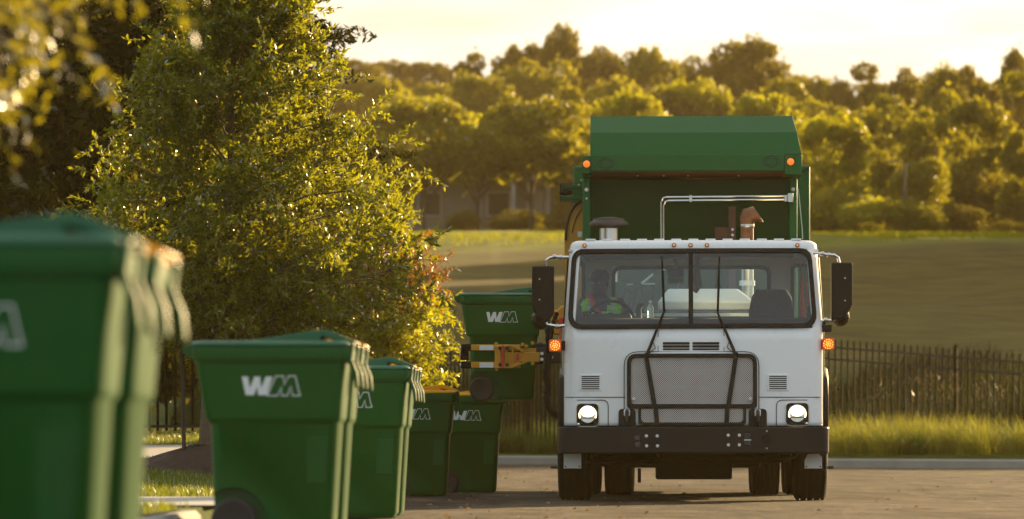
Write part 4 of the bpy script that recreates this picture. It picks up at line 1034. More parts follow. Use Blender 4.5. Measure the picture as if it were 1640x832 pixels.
# black wheel-arch flares
for s, px in ((-1, 899), (1, 1317)):
    V = [(s*1.165, 1.7, .66), (s*1.165, .40, .66), (s*1.165, .36, .95), (s*1.165, .45, 1.12), (s*1.165, .7, 1.22), (s*1.165, 1.5, 1.22), (s*1.165, 1.7, 1.0)]
    b = MB(); b.prism([(v[1], v[2]) for v in V], 'x', s*1.15, s*1.225); b.build('wheel_arch', M['black_plastic'], truck, bevel=.03)

# wheels --------------------------------------------------------------
def tyre(mb, x, y, r, w):
    pr = [(r*.56, -w*.40), (r*.62, -w*.49), (r*.80, -w*.5), (r*.93, -w*.48), (r*.985, -w*.42)]
    gx = [-.30, -.10, .10, .30]; lo = r-.017
    pr.append((r, -w*.40))
    for g in gx: pr += [(r, w*(g-.024)), (lo, w*(g-.018)), (lo, w*(g+.018)), (r, w*(g+.024))]
    pr += [(r, w*.40), (r*.985, w*.42), (r*.93, w*.48), (r*.80, w*.5), (r*.62, w*.49), (r*.56, w*.40)]
    mb.lathe(pr, (x, y, r), 'x', 56)
def wheel(x, y, r, w, dual=False):
    b = MB(); tyre(b, x, y, r, w); wh = b.build('wheel', M['black_rubber'], truck, smooth=30)
    s = 1 if x > 0 else -1; xo = x+s*w*.30
    MB().lathe([(.30, xo-x-s*.1), (.30, xo-x), (.26, xo-x+s*.01), (.20, xo-x-s*.05), (.10, xo-x-s*.05), (.09, xo-x+s*.03), (.001, xo-x+s*.035)], (x, y, r), 'x', 32).build('rim', M['steel'], wh)
    return wh
for px0, px1 in ((895, 947.5), (1271, 1322.5)):
    xm = (tx_(px0, 1.15)+tx_(px1, 1.15))/2; wheel(xm, 1.20, .515, .31)
for yl in (5.25, 6.65):
    for s in (-1, 1):
        wheel(s*.735, yl, .50, .285); wheel(s*1.075, yl, .50, .285)
MB().tube([(-.9, 1.2, .50), (-.5, 1.2, .40), (.5, 1.2, .40), (.9, 1.2, .50)], .07, 10).build('front_axle', M['grime'], truck)
for yl in (5.25, 6.65):
    MB().tube([(-1.1, yl, .50), (1.1, yl, .50)], .09, 10).ball((0, yl, .52), .22, 14).build('rear_axle', M['grime'], truck)
for s in (-1, 1):
    MB().box(s*.45-.05, s*.45+.05, .5, 9.0, .60, .88).build('frame_rail', M['grime'], truck, bevel=.01)
b = MB(); b.box(tx_(1050, .9), tx_(1172, .9), .7, 1.7, tz_(768, .9), .66); b.box(-.62, .62, 1.3, 1.9, .30, .9); b.box(-.85, .80, .62, .66, .34, .66); b.box(-.92, .90, 1.0, 1.1, .36, .70); b.box(-.92, -.30, .66, .80, .40, .68); b.box(.25, .90, .66, .80, .38, .68); b.box(-.5, .5, 2.0, 6, .35, .8); b.build('oil_pan', M['grime'], truck, bevel=.02)
b = MB(); b.box(-1.0, 1.0, 2.0, 4.4, .55, .95); b.box(-1.05, -.6, 3.0, 4.3, .42, .9); b.box(.6, 1.05, 3.0, 4.3, .42, .9); b.build('chassis_box', M['grime'], truck, bevel=.03)
hz = random.Random(4)
for k in range(9):
    x0 = hz.uniform(-.85, .75); x1 = x0+hz.uniform(-.45, .45); zz = hz.uniform(.30, .42)
    MB().tube([(x0, .6, .47), (x0+.05, .56, zz+.03), ((x0+x1)/2, .53, zz), (x1-.05, .56, zz+.04), (x1, .62, .47)], hz.uniform(.012, .026), 7).build('underbody_hose', M['grime'], truck)
for px, py in ((974, 765), (1024, 768)): x, z = tx_(px, .8), tz_(py, .8); MB().box(x-.015, x+.015, .7, .8, z-.03, z+.10).build('bracket_tab', M['grime'], truck)

# mirrors -------------------------------------------------------------
for s in (-1, 1):
    o_ = [(851.7, 426), (887, 426), (887, 503), (875, 517), (858, 507), (851.7, 488)] if s < 0 else [(1331, 421), (1365, 421), (1365, 488), (1357, 504), (1349, 512), (1331, 512)]
    y0 = .22; q = [(tx_(a_, y0), tz_(b2, y0)) for a_, b2 in o_]
    if s < 0: q = q[::-1]
    mi = empty('mirror', (0, 0, 0)); mi.parent = truck
    MB().prism(roundpoly(q, [.02]*6, 5), 'y', y0, y0+.13).build('mirror_head', M['black_plastic'], mi, bevel=.018)
    for (a_, b2) in (((864, 447), (864, 480)) if s < 0 else ((1353, 446), (1353, 482))): MB().ball((tx_(a_, y0), y0-.004, tz_(b2, y0)), .008, 8).build('screw', M['zinc'], mi)
    if s < 0: ar = [(911, 412), (898, 412), (888, 411), (880, 413), (874, 418), (873, 427)]; lo = [(907, 521), (893, 523), (876, 520), (873, 513)]; cv = (866, 513, 15)
    else: ar = [(1302, 406), (1317, 407), (1327, 409), (1336, 409), (1342, 413), (1344, 422)]; lo = [(1310, 517), (1322, 513), (1334, 514), (1342, 508)]; cv = (1345, 508, 15.5)
    for pth in (ar, lo):
        MB().tube([(tx_(a_, .28), .30, tz_(b2, .28)) for a_, b2 in pth], .014, 8).build('mirror_arm', M['chrome'], mi)
    for a_, b2 in (ar[1], ar[2], lo[1], lo[0]): MB().lathe([(.021, -.016), (.024, 0), (.021, .016)], (tx_(a_, .28), .30, tz_(b2, .28)), 'x', 10).build('clamp', M['steel'], mi)
    x, z, r = tx_(cv[0], .36), tz_(cv[1], .36), cv[2]/F*(YB+.36)
    MB().lathe([(r*.55, -.05), (r*.9, -.02), (r, .01), (r, .03), (r*.9, .035)], (x, .39, z), 'y', 24).build('convex_mirror', M['black_plastic'], mi)
    MB().tube([(x-.07, .33, z+.06), (x-.02*s, .30, z+.075), (x+.08*s, .31, z+.04), (x+.075*s, .33, z-.0)], .005, 6).build('heater_wire', M['steel'], mi)
    if s < 0: MB().tube([(tx_(878, .3), .34, tz_(522, .3)), (tx_(862, .3), .33, tz_(505, .3)), (tx_(853, .3), .33, tz_(504, .3)), (tx_(856, .3), .34, tz_(510, .3))], .005, 6).build('heater_wire', M['steel'], mi)
    if s > 0: b = MB(); x1, z1 = tx_(1322, .3), tz_(527, .3); b.box(x1-.05, x1+.055, .27, .36, z1-.03, z1+.035); b.box(x1-.06, x1, .3, .34, z1, z1+.08); b.build('clamp', M['black_plastic'], mi, bevel=.012)
    # square flashing lamp
    xa, xb, za, zb = (tx_(879, .2), tx_(898.7, .2), tz_(563.5, .2), tz_(543.7, .2)) if s < 0 else (tx_(1316.6, .2), tx_(1336, .2), tz_(561, .2), tz_(542, .2))
    tl = MB().prism(roundpoly([(xa, za), (xb, za), (xb, zb), (xa, zb)], .016, 4), 'y', .20, .25).build('turn_signal', M['signal_base'], truck, bevel=.006)
    b = MB(); xm, zm = (xa+xb)/2, (za+zb)/2
    for rr, nn in ((0, 1), (.020, 6), (.041, 12)):
        for k in range(nn):
            if rr > .04 and k % 1: continue
            t = 2*PI*k/nn+rr*9; b.ball((xm+rr*math.cos(t), .198, zm+rr*math.sin(t)), .0055 if rr > .02 else .0065, 6)
    b.build('led', M['signal_led'], tl)
    MB().box(xm-.07 if s > 0 else xm-.0, xm if s > 0 else xm+.09, .25, .31, zm-.045, zm+.045).build('lamp_bracket', M['black_plastic'], tl, bevel=.008)
    xg = tx_(900.5 if s < 0 else 1317.5, .45); zt1, zt2 = tz_(526, .45), tz_(605, .45)
    MB().tube([(xg, .45, zt1), (xg, .45, zt2+.05), (xg+(.01 if s < 0 else -.01), .46, zt2+.015), (xg+(.045 if s < 0 else -.045), .48, zt2)], .014, 8).build('grab_handle', M['chrome'], truck)

# cab interior --------------------------------------------------------
b = MB(); yw = 1.86
xw0, xw1 = tx_(982, yw), tx_(1232, yw); zw0, zw1 = tz_(513, yw), tz_(428, yw)
bx = [(-1.14, -1.02, 1.60, 2.22), (xw0, xw1, zw0, zw1), (tx_(1268, yw), tx_(1296, yw), 1.60, tz_(425, yw))]
xs = sorted({-1.16, 1.14, bx[0][1], bx[0][0], xw0, xw1, bx[2][0], bx[2][1]}); zs = sorted({.95, 2.30, 1.60, 2.22, zw0, zw1, bx[2][3]})
for i in range(len(xs)-1):
    for j in range(len(zs)-1):
        cx_, cz_ = (xs[i]+xs[i+1])/2, (zs[j]+zs[j+1])/2
        if any(q[0] < cx_ < q[1] and q[2] < cz_ < q[3] for q in bx): continue
        b.add([(xs[i], yw, zs[j]), (xs[i+1], yw, zs[j]), (xs[i+1], yw, zs[j+1]), (xs[i], yw, zs[j+1])], [(0, 1, 2, 3)])
b.build('cab_back_wall', M['interior'], truck)
for q in bx:
    P = [(q[0], q[2]), (q[1], q[2]), (q[1], q[3]), (q[0], q[3])]; r = .08 if q[1]-q[0] > .5 else .04
    MB().ring(roundpoly(inset(P, -.012), r, 5), roundpoly(inset(P, .022), r*.8, 5), lambda x, z: yw-.02, .05).build('back_window_frame', M['black_trim'], truck)
    MB().add([(q[0], yw+.01, q[2]), (q[1], yw+.01, q[2]), (q[1], yw+.01, q[3]), (q[0], yw+.01, q[3])], [(0, 1, 2, 3)]).build('back_window', M['glass'], truck)
MB().box(-1.13, 1.13, .34, 1.9, 2.262, 2.282).build('headliner', M['interior'], truck)
b = MB(); b.box(tx_(936, .75), tx_(1098, .75), .5, .95, tz_(415, .7), 2.262); b.box(tx_(1115, .75), tx_(1270, .75), .5, .95, tz_(413, .7), 2.262); b.build('overhead_console', M['dash'], truck, bevel=.01)
MB().box(-1.14, 1.14, .35, 1.9, .93, .95).build('cab_floor', M['dash'], truck)
dprof = [(.24, 1.0), (.24, 1.58), (.34, 1.645), (.52, 1.665), (.66, 1.62), (.70, 1.45), (.60, 1.0)]
MB().prism(dprof, 'x', -1.11, 1.11).build('dashboard', M['dash'], truck, bevel=.02)
MB().box(tx_(944, .7), tx_(1012, .7), .60, .74, 1.5, tz_(503, .7)).build('instrument_binnacle', M['dash'], truck, bevel=.03)
sx = tx_(978, .88); sw = empty('steering_wheel', (sx, .90, 1.665)); sw.parent = truck; sw.rotation_euler = (R(-52), 0, 0)
MB().tube([(.205*math.cos(2*PI*k/32), .205*math.sin(2*PI*k/32), 0) for k in range(33)], .015, 8, cap=False).build('wheel_rim', M['black_plastic'], sw)
b = MB(); b.lathe([(.06, -.02), (.06, .02)], (0, 0, 0), 'z', 16)
for t in (0, 120, 240): b.tube([(0, 0, 0), (.2*math.cos(R(t+90)), .2*math.sin(R(t+90)), 0)], .012, 6)
b.build('wheel_spokes', M['black_plastic'], sw)
MB().tube([(sx, .85, 1.66), (sx, .7, 1.4)], .035, 8).build('steering_column', M['dash'], truck)
for px, dark in ((1236, 0), (966, 1)):
    xm = tx_(px, 1.45); sb = empty('driver_seat' if dark else 'passenger_seat', (xm, 1.3, .95)); sb.parent = truck
    w = .20; sec = []
    for (z, hw, th) in ((.20, .20, .05), (.45, .215, .06), (.72, .21, .06), (.84, .185, .055), (.90, .14, .04)):
        sec.append([(x, y+.30+.10*(z-.2), z*(1 if dark else 1.12)) for x, y in rrect(-hw, hw, -th, th, min(.05, th*.95), 4)])
    MB().loft(sec).build('backrest', M['seat'], sb)
    MB().loft([[(x, y, z) for x, y in rrect(-.23+d, .23-d, -.25+d, .27-d, .07, 4)] for z, d in ((.0, .05), (.15, .04), (.20, 0), (.27, .0), (.30, .03))]).build('seat_cushion', M['seat'], sb)
b = MB(); xb_ = tx_(1281, 1.3)
b.add([(xb_-.002, 1.28, 1.62), (xb_+.055, 1.28, 1.62), (xb_+.025, 1.75, 2.20), (xb_+.015, 1.75, 2.20)], [(0, 1, 2, 3)])
b.add([(xb_+.065, 1.30, 1.80), (xb_+.085, 1.30, 1.80), (xb_+.062, 1.76, 2.20), (xb_+.050, 1.76, 2.20)], [(0, 1, 2, 3)])
o = b.build('seat_belt', M['belt'], truck); o.modifiers.new('s', 'SOLIDIFY').thickness = .003
# radio handset and camera screen hanging from the console
xm, zm = tx_(1082, .9), tz_(437, .9)
b = MB(); b.box(xm-.075, xm+.075, .88, .92, zm-.035, zm+.03); b.box(xm-.02, xm+.02, .86, .90, zm+.03, 2.27); b.build('camera_screen', M['dash'], truck, bevel=.01)
MB().tube([(tx_(1118, .9), .9, 2.26), (tx_(1116, .9), .88, 2.1), (tx_(1120, .9), .9, 1.98), (tx_(1112, .9), .92, 1.92)], .03, 8).build('radio_handset', M['dash'], truck)
MB().tube([(tx_(1024, .8), .85, 1.62), (tx_(1023, .8), .86, 1.75), (tx_(1026, .8), .88, 1.80)], [.03, .025, .03], 8).build('gear_lever', M['dash'], truck)
# engine cover seen through the back window
z0, z1 = tz_(498, 2.3), tz_(463, 2.3)
b = MB(); b.loft([[(tx_(1054, 2.2), 2.12, z0), (tx_(1207, 2.2), 2.12, z0), (tx_(1207, 2.2), 2.75, z0), (tx_(1054, 2.2), 2.75, z0)],
                  [(tx_(1054, 2.2), 2.12, z0+.08), (tx_(1207, 2.2), 2.12, z0+.08), (tx_(1207, 2.2), 2.75, z0+.08), (tx_(1054, 2.2), 2.75, z0+.08)],
                  [(tx_(1070, 2.2), 2.3, z1), (tx_(1182, 2.2), 2.3, z1), (tx_(1182, 2.2), 2.65, z1), (tx_(1070, 2.2), 2.65, z1)]])
b.build('engine_cover', M['pale_box'], truck, bevel=.015)
MB().box(-.75, .75, 1.98, 2.9, .95, z0-.01).build('engine_housing', M['dark_metal'], truck, bevel=.02)
MB().box(tx_(995, 1.95), tx_(1240, 1.95), 1.94, 1.97, tz_(507, 1.95), tz_(502, 1.95)).build('rear_rail', M['pale_box'], truck)
for k, (px, py) in enumerate(((1020, 455), (1036, 452), (1000, 460), (1150, 455), (1090, 452))):
    MB().tube([(tx_(px-12, 2.6), 2.6, 1.7), (tx_(px, 2.6), 2.5+.05*k, tz_(py, 2.6)), (tx_(px+10, 2.6), 2.7, tz_(py+8, 2.6)), (tx_(px+6, 2.6), 2.9, 1.7)], .02, 7).build('engine_hose', M['dark_metal'], truck)
b = MB(); x, z = tx_(1036, 2.5), tz_(448, 2.5); b.tube([(x-.05, 2.45, z-.04), (x+.06, 2.45, z+.05)], .012, 6); b.box(x-.04, x+.08, 2.45, 2.47, z-.05, z-.035); b.box(tx_(1004, 2.5), tx_(1014, 2.5), 2.45, 2.47, tz_(457, 2.5), tz_(455, 2.5)); b.build('hose_fitting', M['steel'], truck)

# air intake and exhaust ----------------------------------------------
x, zc = tx_(975, 2.25), tz_(384, 2.25)
ai = MB().lathe([(.088, -.4), (.088, .135)], (x, 2.25, zc), 'z', 28).build('air_intake', M['steel'], truck)
MB().lathe([(.091, .105), (.091, .135)], (x, 2.25, zc), 'z', 28).build('band', M['rust_plate'], ai)
MB().lathe([(.10, .118), (.183, .128), (.188, .142), (.180, .165), (.150, .178), (.145, .198), (.06, .212), (.001, .213)], (x, 2.25, zc), 'z', 36).build('rain_cap', mat('brown_cap', (.055, .038, .03), .45, var=.2), ai)
x = tx_(1196.5, 2.65); z0, z1 = tz_(383, 2.65), tz_(359, 2.65)
ex = MB().lathe([(.062, -.75), (.062, -.02)], (x, 2.65, z0), 'z', 24).build('exhaust_stack', M['steel'], truck)
MB().lathe([(.062, -.018), (.062, z1-z0)], (x, 2.65, z0), 'z', 24).build('rusty_section', M['rust'], ex)
MB().lathe([(.067, 0), (.070, .012), (.067, .03)], (x, 2.65, z1-.035), 'z', 24).build('clamp', M['steel'], ex)
MB().lathe([(.075, -.02), (.075, .03)], (x, 2.65, tz_(455, 2.65)), 'z', 24).build('clamp', M['pale_box'], ex)
c0, c1, c2 = (x-.005, z1+.01), (tx_(1204, 2.6), tz_(346, 2.6)), (tx_(1221, 2.6), tz_(340, 2.6))
sec = []
for (cx_, cz_), w, t in (((x, z1-.005), .068, 0), ((x+.005, z1+.045), .078, 12), ((x+.035, z1+.080), .098, 38), ((x+.105, z1+.090), .090, 58)):
    sec.append([(cx_+w*math.cos(2*PI*k/20)*math.cos(R(t)), 2.65+w*math.sin(2*PI*k/20), cz_-w*math.cos(2*PI*k/20)*math.sin(R(t))) for k in range(20)])
sp = MB(); sp.loft(sec, True, False); o = sp.build('exhaust_elbow', M['rust'], ex); o.modifiers.new('s', 'SOLIDIFY').thickness = .006
b = MB()
yl = 3.42; b.box(tx_(1167, yl), tx_(1178, yl), yl-.06, yl+.06, 1.7, tz_(332, yl)); b.box(tx_(1145, yl), tx_(1167.5, yl), yl-.04, yl+.04, tz_(383, yl), tz_(364.5, yl)); br = b.build('exhaust_bracket', M['rust_plate'], truck)
for py in (368.5, 377.5): MB().lathe([(.014, 0), (.014, -.014), (.008, -.018)], (tx_(1173, yl), yl-.06, tz_(py, yl)), 'y', 10).build('bolt', M['zinc'], br)

# hopper and body ------------------------------------------------------
Y1 = 3.55
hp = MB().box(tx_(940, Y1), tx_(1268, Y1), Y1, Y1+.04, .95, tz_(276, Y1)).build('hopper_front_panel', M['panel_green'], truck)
for a_, b2 in ((933, 945.5), (1263.5, 1276.5)):
    po = MB().box(tx_(a_, Y1-.12), tx_(b2, Y1-.12), Y1-.14, Y1+.1, .95, tz_(284, Y1-.12)).build('corner_post', M['truck_green'], truck, bevel=.012)
    for py in (304, 318):
        if py == 318 and a_ > 1000: continue
        MB().lathe([(.019 if py == 304 else .011, 0), (.019 if py == 304 else .011, -.01), (.008, -.016)], (tx_((a_+b2)/2, Y1-.14), Y1-.14, tz_(py, Y1-.14)), 'y', 12).build('bolt', M['zinc'], po)
yh = Y1-.42
pz = [(yh, tz_(248, yh)), (yh, tz_(273.8, yh)), (Y1-.13, tz_(285.8, Y1-.13)), (Y1+.30, tz_(285.8, Y1-.13)), (Y1+.30, tz_(248, yh))]
hd_ = MB().prism(pz, 'x', tx_(946, yh), tx_(1256, yh)).build('hopper_header', M['truck_green'], truck, bevel=.006)
for a_, b2, out in ((932.5, 945.8, -1), (1256.2, 1284, 1)):
    b = MB(); b.prism([(yh-.012, tz_(249.5, yh)), (yh-.012, tz_(278 if out < 0 else 280, yh)), (Y1-.1, tz_(287, Y1)), (Y1+.3, tz_(287, Y1)), (Y1+.3, tz_(249.5, yh))], 'x', tx_(a_, yh), tx_(b2, yh)); b.build('header_end', M['truck_green'], truck, bevel=.006)
# dark underside lip with rivets
zl0, zl1 = tz_(285.6, Y1-.15), tz_(274.2, yh)
b = MB(); b.add([(tx_(944, yh), yh+.004, zl1-.002), (tx_(1270, yh), yh+.004, zl1-.002), (tx_(1270, Y1), Y1-.13, zl0-.004), (tx_(944, Y1), Y1-.13, zl0-.004)], [(0, 1, 2, 3)]); lip = b.build('hopper_lip', M['rust_plate'], truck); lip.modifiers.new('s', 'SOLIDIFY').thickness = .004
for px in (944, 1021, 1063, 1102, 1183, 1268):
    t = .55; MB().ball((tx_(px, yh), yh+(Y1-.13-yh)*t-.004, zl1+(zl0-zl1)*t-.004), .010, 8).build('rivet', M['zinc'], lip)
for px, py in ((939.5, 263), (1266, 260)):
    l = MB().lathe([(.040, 0), (.040, -.012)], (tx_(px, yh-.02), yh-.012, tz_(py, yh)), 'y', 20).build('clearance_light', M['black_trim'], truck)
    MB().lathe([(.035, 0), (.034, -.02), (.022, -.034), (.001, -.038)], (tx_(px, yh-.02), yh-.024, tz_(py, yh)), 'y', 20).build('lens', M['amber_lens'], l)
# outline emblem: a circle behind a wide rounded bar
for px, py in ((970.5, 262), (1235, 259.5)):
    x, z = tx_(px, yh), tz_(py, yh); s = (YB+yh)/F; b = MB(); e = lambda x_, z_: (x_, yh-.0025, z_)
    w = .0035
    for sg in (1, -1):
        b.tube([e(x+8.5*s*math.cos(R(t)) if True else 0, z+sg*9.3*s*math.sin(R(t))) for t in range(25, 156, 10)], w, 5)
        b.tube([e(x-8.5*s, z+sg*5.5*s), e(x+8.5*s, z+sg*5.5*s)], w, 5)
        b.tube([e(x+sg*8.3*s, z-5.5*s), e(x+sg*8.3*s, z+5.5*s)], w, 5)
        b.tube([e(x+sg*(8.3+5*math.cos(R(t)))*s, z+5.5*s*math.sin(R(t))) for t in range(-90, 91, 15)], w, 5)
    b.build('emblem', M['window_dark'], hd_)
# hood: two rising panels
p0, p1, p2 = (yh+.02, tz_(248.5, yh)), (yh+.10, tz_(212.5, yh+.1)), (yh+.34, tz_(186.5, yh+.34))
xl0, xr0, xl1, xr1, xl2, xr2 = tx_(945, yh), tx_(1283.5, yh), tx_(945.3, yh+.1), tx_(1276.5, yh+.1), tx_(945.8, yh+.34), tx_(1269, yh+.34)
zb_ = tz_(250, yh)
b = MB(); b.loft([[(xl0, p0[0], p0[1]), (xr0, p0[0], p0[1]), (xr0, 6.2, p0[1]), (xl0, 6.2, p0[1])],
                  [(xl1, p1[0], p1[1]), (xr1, p1[0], p1[1]), (xr1, 6.2, p1[1]), (xl1, 6.2, p1[1])],
                  [(xl2, p2[0], p2[1]), (xr2, p2[0], p2[1]), (xr2, 5.6, p2[1]), (xl2, 5.6, p2[1])]])
b.build('hopper_hood', M['truck_green'], truck, bevel=.005, smooth=8, seg=1)
for sgn, a_, b2 in ((-1, 934, 944), (1, 1266, 1277)):
    MB().box(tx_(a_, Y1+.3), tx_(b2, Y1+.3), Y1+.10, 6.3, .95, tz_(286, Y1)).build('hopper_side', M['truck_green'], truck)
# right bright drain cable and rear body
MB().tube([(tx_(1278, 3.6), 3.55, tz_(303, 3.6)), (tx_(1281, 3.6), 3.56, tz_(335, 3.6)), (tx_(1284, 3.6), 3.56, tz_(366, 3.6)), (tx_(1285, 3.6), 3.56, tz_(384, 3.6))], .006, 6).build('pull_cable', M['steel'], truck)
yr = 6.9
rb = MB().box(tx_(918.5, yr), tx_(1296.8, yr), yr, yr+3.2, .75, tz_(266, yr)).build('rear_body', M['truck_green'], truck, bevel=.02)
b = MB(); b.prism([(tx_(1272, yr-.02), tz_(282, yr)), (tx_(1296, yr), tz_(268, yr)), (tx_(1296, yr), tz_(271, yr)), (tx_(1276, yr), tz_(283, yr))], 'y', yr-.02, yr-.002); b.build('stiffener', M['black_trim'], rb)
# left bracket arms
b = MB(); y0 = 4.1
for ya, yb2 in ((296, 303), (314, 321)):
    b.box(tx_(896.5, y0), tx_(934, y0), y0, y0+.12, tz_(yb2, y0), tz_(ya, y0))
b.prism([(tx_(912, y0), tz_(299, y0)), (tx_(934, y0), tz_(296, y0)), (tx_(934, y0), tz_(321, y0)), (tx_(921, y0), tz_(316, y0))], 'y', y0+.01, y0+.1)
lb = b.build('side_bracket', M['truck_green'], truck, bevel=.008)
MB().ball((tx_(906, y0), y0+.03, tz_(308, y0)), .045, 12, (1.5, .6, .7)).build('latch', M['black_plastic'], lb)
MB().tube([(tx_(897.5, y0), y0-.01, tz_(294, y0)), (tx_(897.5, y0), y0-.01, tz_(324, y0))], .005, 6).tube([(tx_(897.5, y0), y0-.01, tz_(295, y0)), (tx_(932, y0), y0-.01, tz_(294, y0))], .004, 6).tube([(tx_(897.5, y0), y0-.01, tz_(323, y0)), (tx_(932, y0), y0-.01, tz_(324, y0))], .004, 6).build('latch_pin', M['dark_metal'], lb)
for px, py in ((931, 289), (927, 296)): MB().ball((tx_(px, y0), y0-.005, tz_(py, y0)), .010, 8).build('bolt', M['zinc'], lb)
# hydraulic lines
yl = 3.30
for k, (dx, dz, zt) in enumerate(((0, 0, 316), (4, 5, 321.5))):
    xv = tx_(1059+dx, yl); zh = tz_(zt, yl); xe = tx_(1263, yl)
    MB().tube([(xv, yl, 2.2), (xv, yl, zh-.05), (xv+.015, yl, zh-.012), (xv+.05, yl, zh), (xe, yl, zh+.008)], .0105, 8).build('hydraulic_line', M['chrome'], truck)
for px in (1106, 1258): x = tx_(px, yl); MB().box(x-.014, x+.014, yl-.02, yl+.03, tz_(324, yl), tz_(313, yl)).build('line_clamp', M['steel'], truck, bevel=.004)
x = tx_(1266, yl); MB().box(x-.03, x+.025, yl-.03, yl+.04, tz_(325, yl), tz_(310, yl)).build('valve_block', M['steel'], truck, bevel=.006)
# yellow arm housing left of the hopper
y0 = 4.25; q = [(tx_(905, y0), tz_(545, y0)), (tx_(904, y0), tz_(385, y0))] + [(tx_(933-29*math.cos(R(t)), y0), tz_(380-58*math.sin(R(t)), y0)) for t in range(5, 86, 10)] + [(tx_(937, y0), tz_(322, y0)), (tx_(937, y0), tz_(545, y0))]
ya = MB().prism(q, 'y', y0, y0+.5).build('lift_arm_housing', M['yellow_paint'], truck)
q2 = [(x_, z_) for x_, z_ in q[1:-2]]
MB().tube([(x_+.012, y0-.012, z_) for x_, z_ in q2], .014, 6).build('housing_rim', M['rust_plate'], ya)
MB().tube([(x_+.07, y0-.006, z_-.05) for x_, z_ in q2[2:-1]], .006, 5).build('housing_groove', M['rust_plate'], ya)
MB().box(tx_(925, y0), tx_(932, y0), y0-.004, y0+.01, tz_(380, y0), tz_(371, y0)).build('white_sticker', M['white_tape'], ya)

# lift arm and gripper (reaches out to the left, holding a bin) --------
YG = 2.75                                            # local depth of the gripper front plane
def gx(zx): return tx_(720+zx/3.465, YG)
def gz_(zy): return tz_(440+zy/3.465, YG)
gr = empty('lift_gripper', (0, 0, 0)); gr.parent = truck
for (t0, t1) in ((388, 421), (484, 518)):
    MB().box(gx(118), gx(392), YG, YG+.09, gz_(t1), gz_(t0)).build('gripper_finger', M['yellow_paint'], gr, bevel=.006)
    MB().box(gx(165), gx(243), YG-.004, YG+.02, gz_(t1-2), gz_(t0+4)).build('reflector_strip', M['white_tape'], gr)
    zc = (gz_(t0)+gz_(t1))/2
    MB().box(gx(62), gx(122), YG+.005, YG+.085, zc-.035, zc+.035).build('finger_pad', M['black_rubber'], gr, bevel=.012)
    MB().lathe([(.017, 0), (.017, .05)], (gx(54), YG+.04, zc), 'x', 10).build('pad_bolt', M['zinc'], gr)
zc = gz_(448); MB().tube([(gx(58), YG+.06, zc), (gx(105), YG+.06, zc)], .045, 12).build('finger_pad', M['black_rubber'], gr, bevel=.01)
MB().lathe([(.03, 0), (.03, .09)], (gx(54), YG+.06, zc), 'x', 12).build('pad_bolt', M['zinc'], gr)
b = MB(); b.box(gx(250), gx(500), YG+.005, YG+.12, gz_(486), gz_(430)); b.build('gripper_beam', M['yellow_paint'], gr, bevel=.008)
b = MB(); b.prism([(gx(250), gz_(398)), (gx(345), gz_(388)), (gx(410), gz_(422)), (gx(410), gz_(432)), (gx(338), gz_(400)), (gx(250), gz_(408))], 'y', YG-.02, YG+.06)
b.prism([(gx(250), gz_(520)), (gx(345), gz_(520)), (gx(432), gz_(488)), (gx(420), gz_(484)), (gx(338), gz_(508)), (gx(250), gz_(508))], 'y', YG-.02, YG+.06)
b.box(gx(250), gx(285), YG-.01, YG+.06, gz_(520), gz_(392)); b.box(gx(306), gx(318), YG-.01, YG+.05, gz_(512), gz_(395)); b.box(gx(345), gx(356), YG-.01, YG+.05, gz_(505), gz_(400))
b.box(gx(390), gx(500), YG+.03, YG+.10, gz_(430), gz_(408)); b.build('gripper_frame', M['yellow_paint'], gr, bevel=.004)
MB().box(gx(288), gx(302), YG-.028, YG-.01, gz_(516), gz_(392)).build('reflector_strip', M['red_tape'], gr)
MB().box(gx(370), gx(385), YG-.012, YG+.01, gz_(476), gz_(440)).build('reflector_strip', M['red_tape'], gr)
for zx, zy in ((258, 385), (262, 525), (258, 408), (405, 388), (425, 398), (460, 380), (462, 495)):
    MB().box(gx(zx-9), gx(zx+9), YG-.005, YG+.05, gz_(zy+9), gz_(zy-9)).build('pivot_lug', M['yellow_paint'], gr, bevel=.006)
for zx, zy in ((320, 408), (320, 500), (280, 408), (280, 500)): MB().lathe([(.018, 0), (.018, -.016), (.010, -.02)], (gx(zx), YG-.008, gz_(zy)), 'y', 10).build('bolt', M['dark_metal'], gr)
b = MB(); b.box(gx(480), gx(545), YG+.02, YG+.22, gz_(484), gz_(402)); b.box(gx(455), gx(545), YG+.05, YG+.14, gz_(398), gz_(382)); b.tube([(gx(500), YG+.1, gz_(500)), (gx(500), YG+.1, gz_(375))], .03, 10); b.build('arm_joint', M['dark_metal'], gr, bevel=.01)
for zx, zy in ((512, 438), (512, 470), (540, 455), (566, 458)): MB().lathe([(.016, 0), (.016, -.03)], (gx(zx), YG+.02, gz_(zy)), 'y', 10).build('hydraulic_fitting', M['steel'], gr)
MB().box(gx(530), -.9, YG+.06, YG+.24, gz_(492), gz_(398)).build('lift_arm', M['dark_metal'], gr, bevel=.02)
b = MB(); b.box(gx(560), gx(640), YG+.3, YG+.5, gz_(330), gz_(190)); b.prism([(gx(575), gz_(215)), (gx(620), gz_(165)), (gx(645), gz_(175)), (gx(640), gz_(240)), (gx(590), gz_(260))], 'y', YG+.2, YG+.4); b.build('lift_carriage', M['yellow_paint'], truck, bevel=.015)
MB().box(gx(605), gx(640), YG+.12, YG+.2, gz_(470), gz_(235)).build('red_guard', M['red_tape'], truck, bevel=.01)
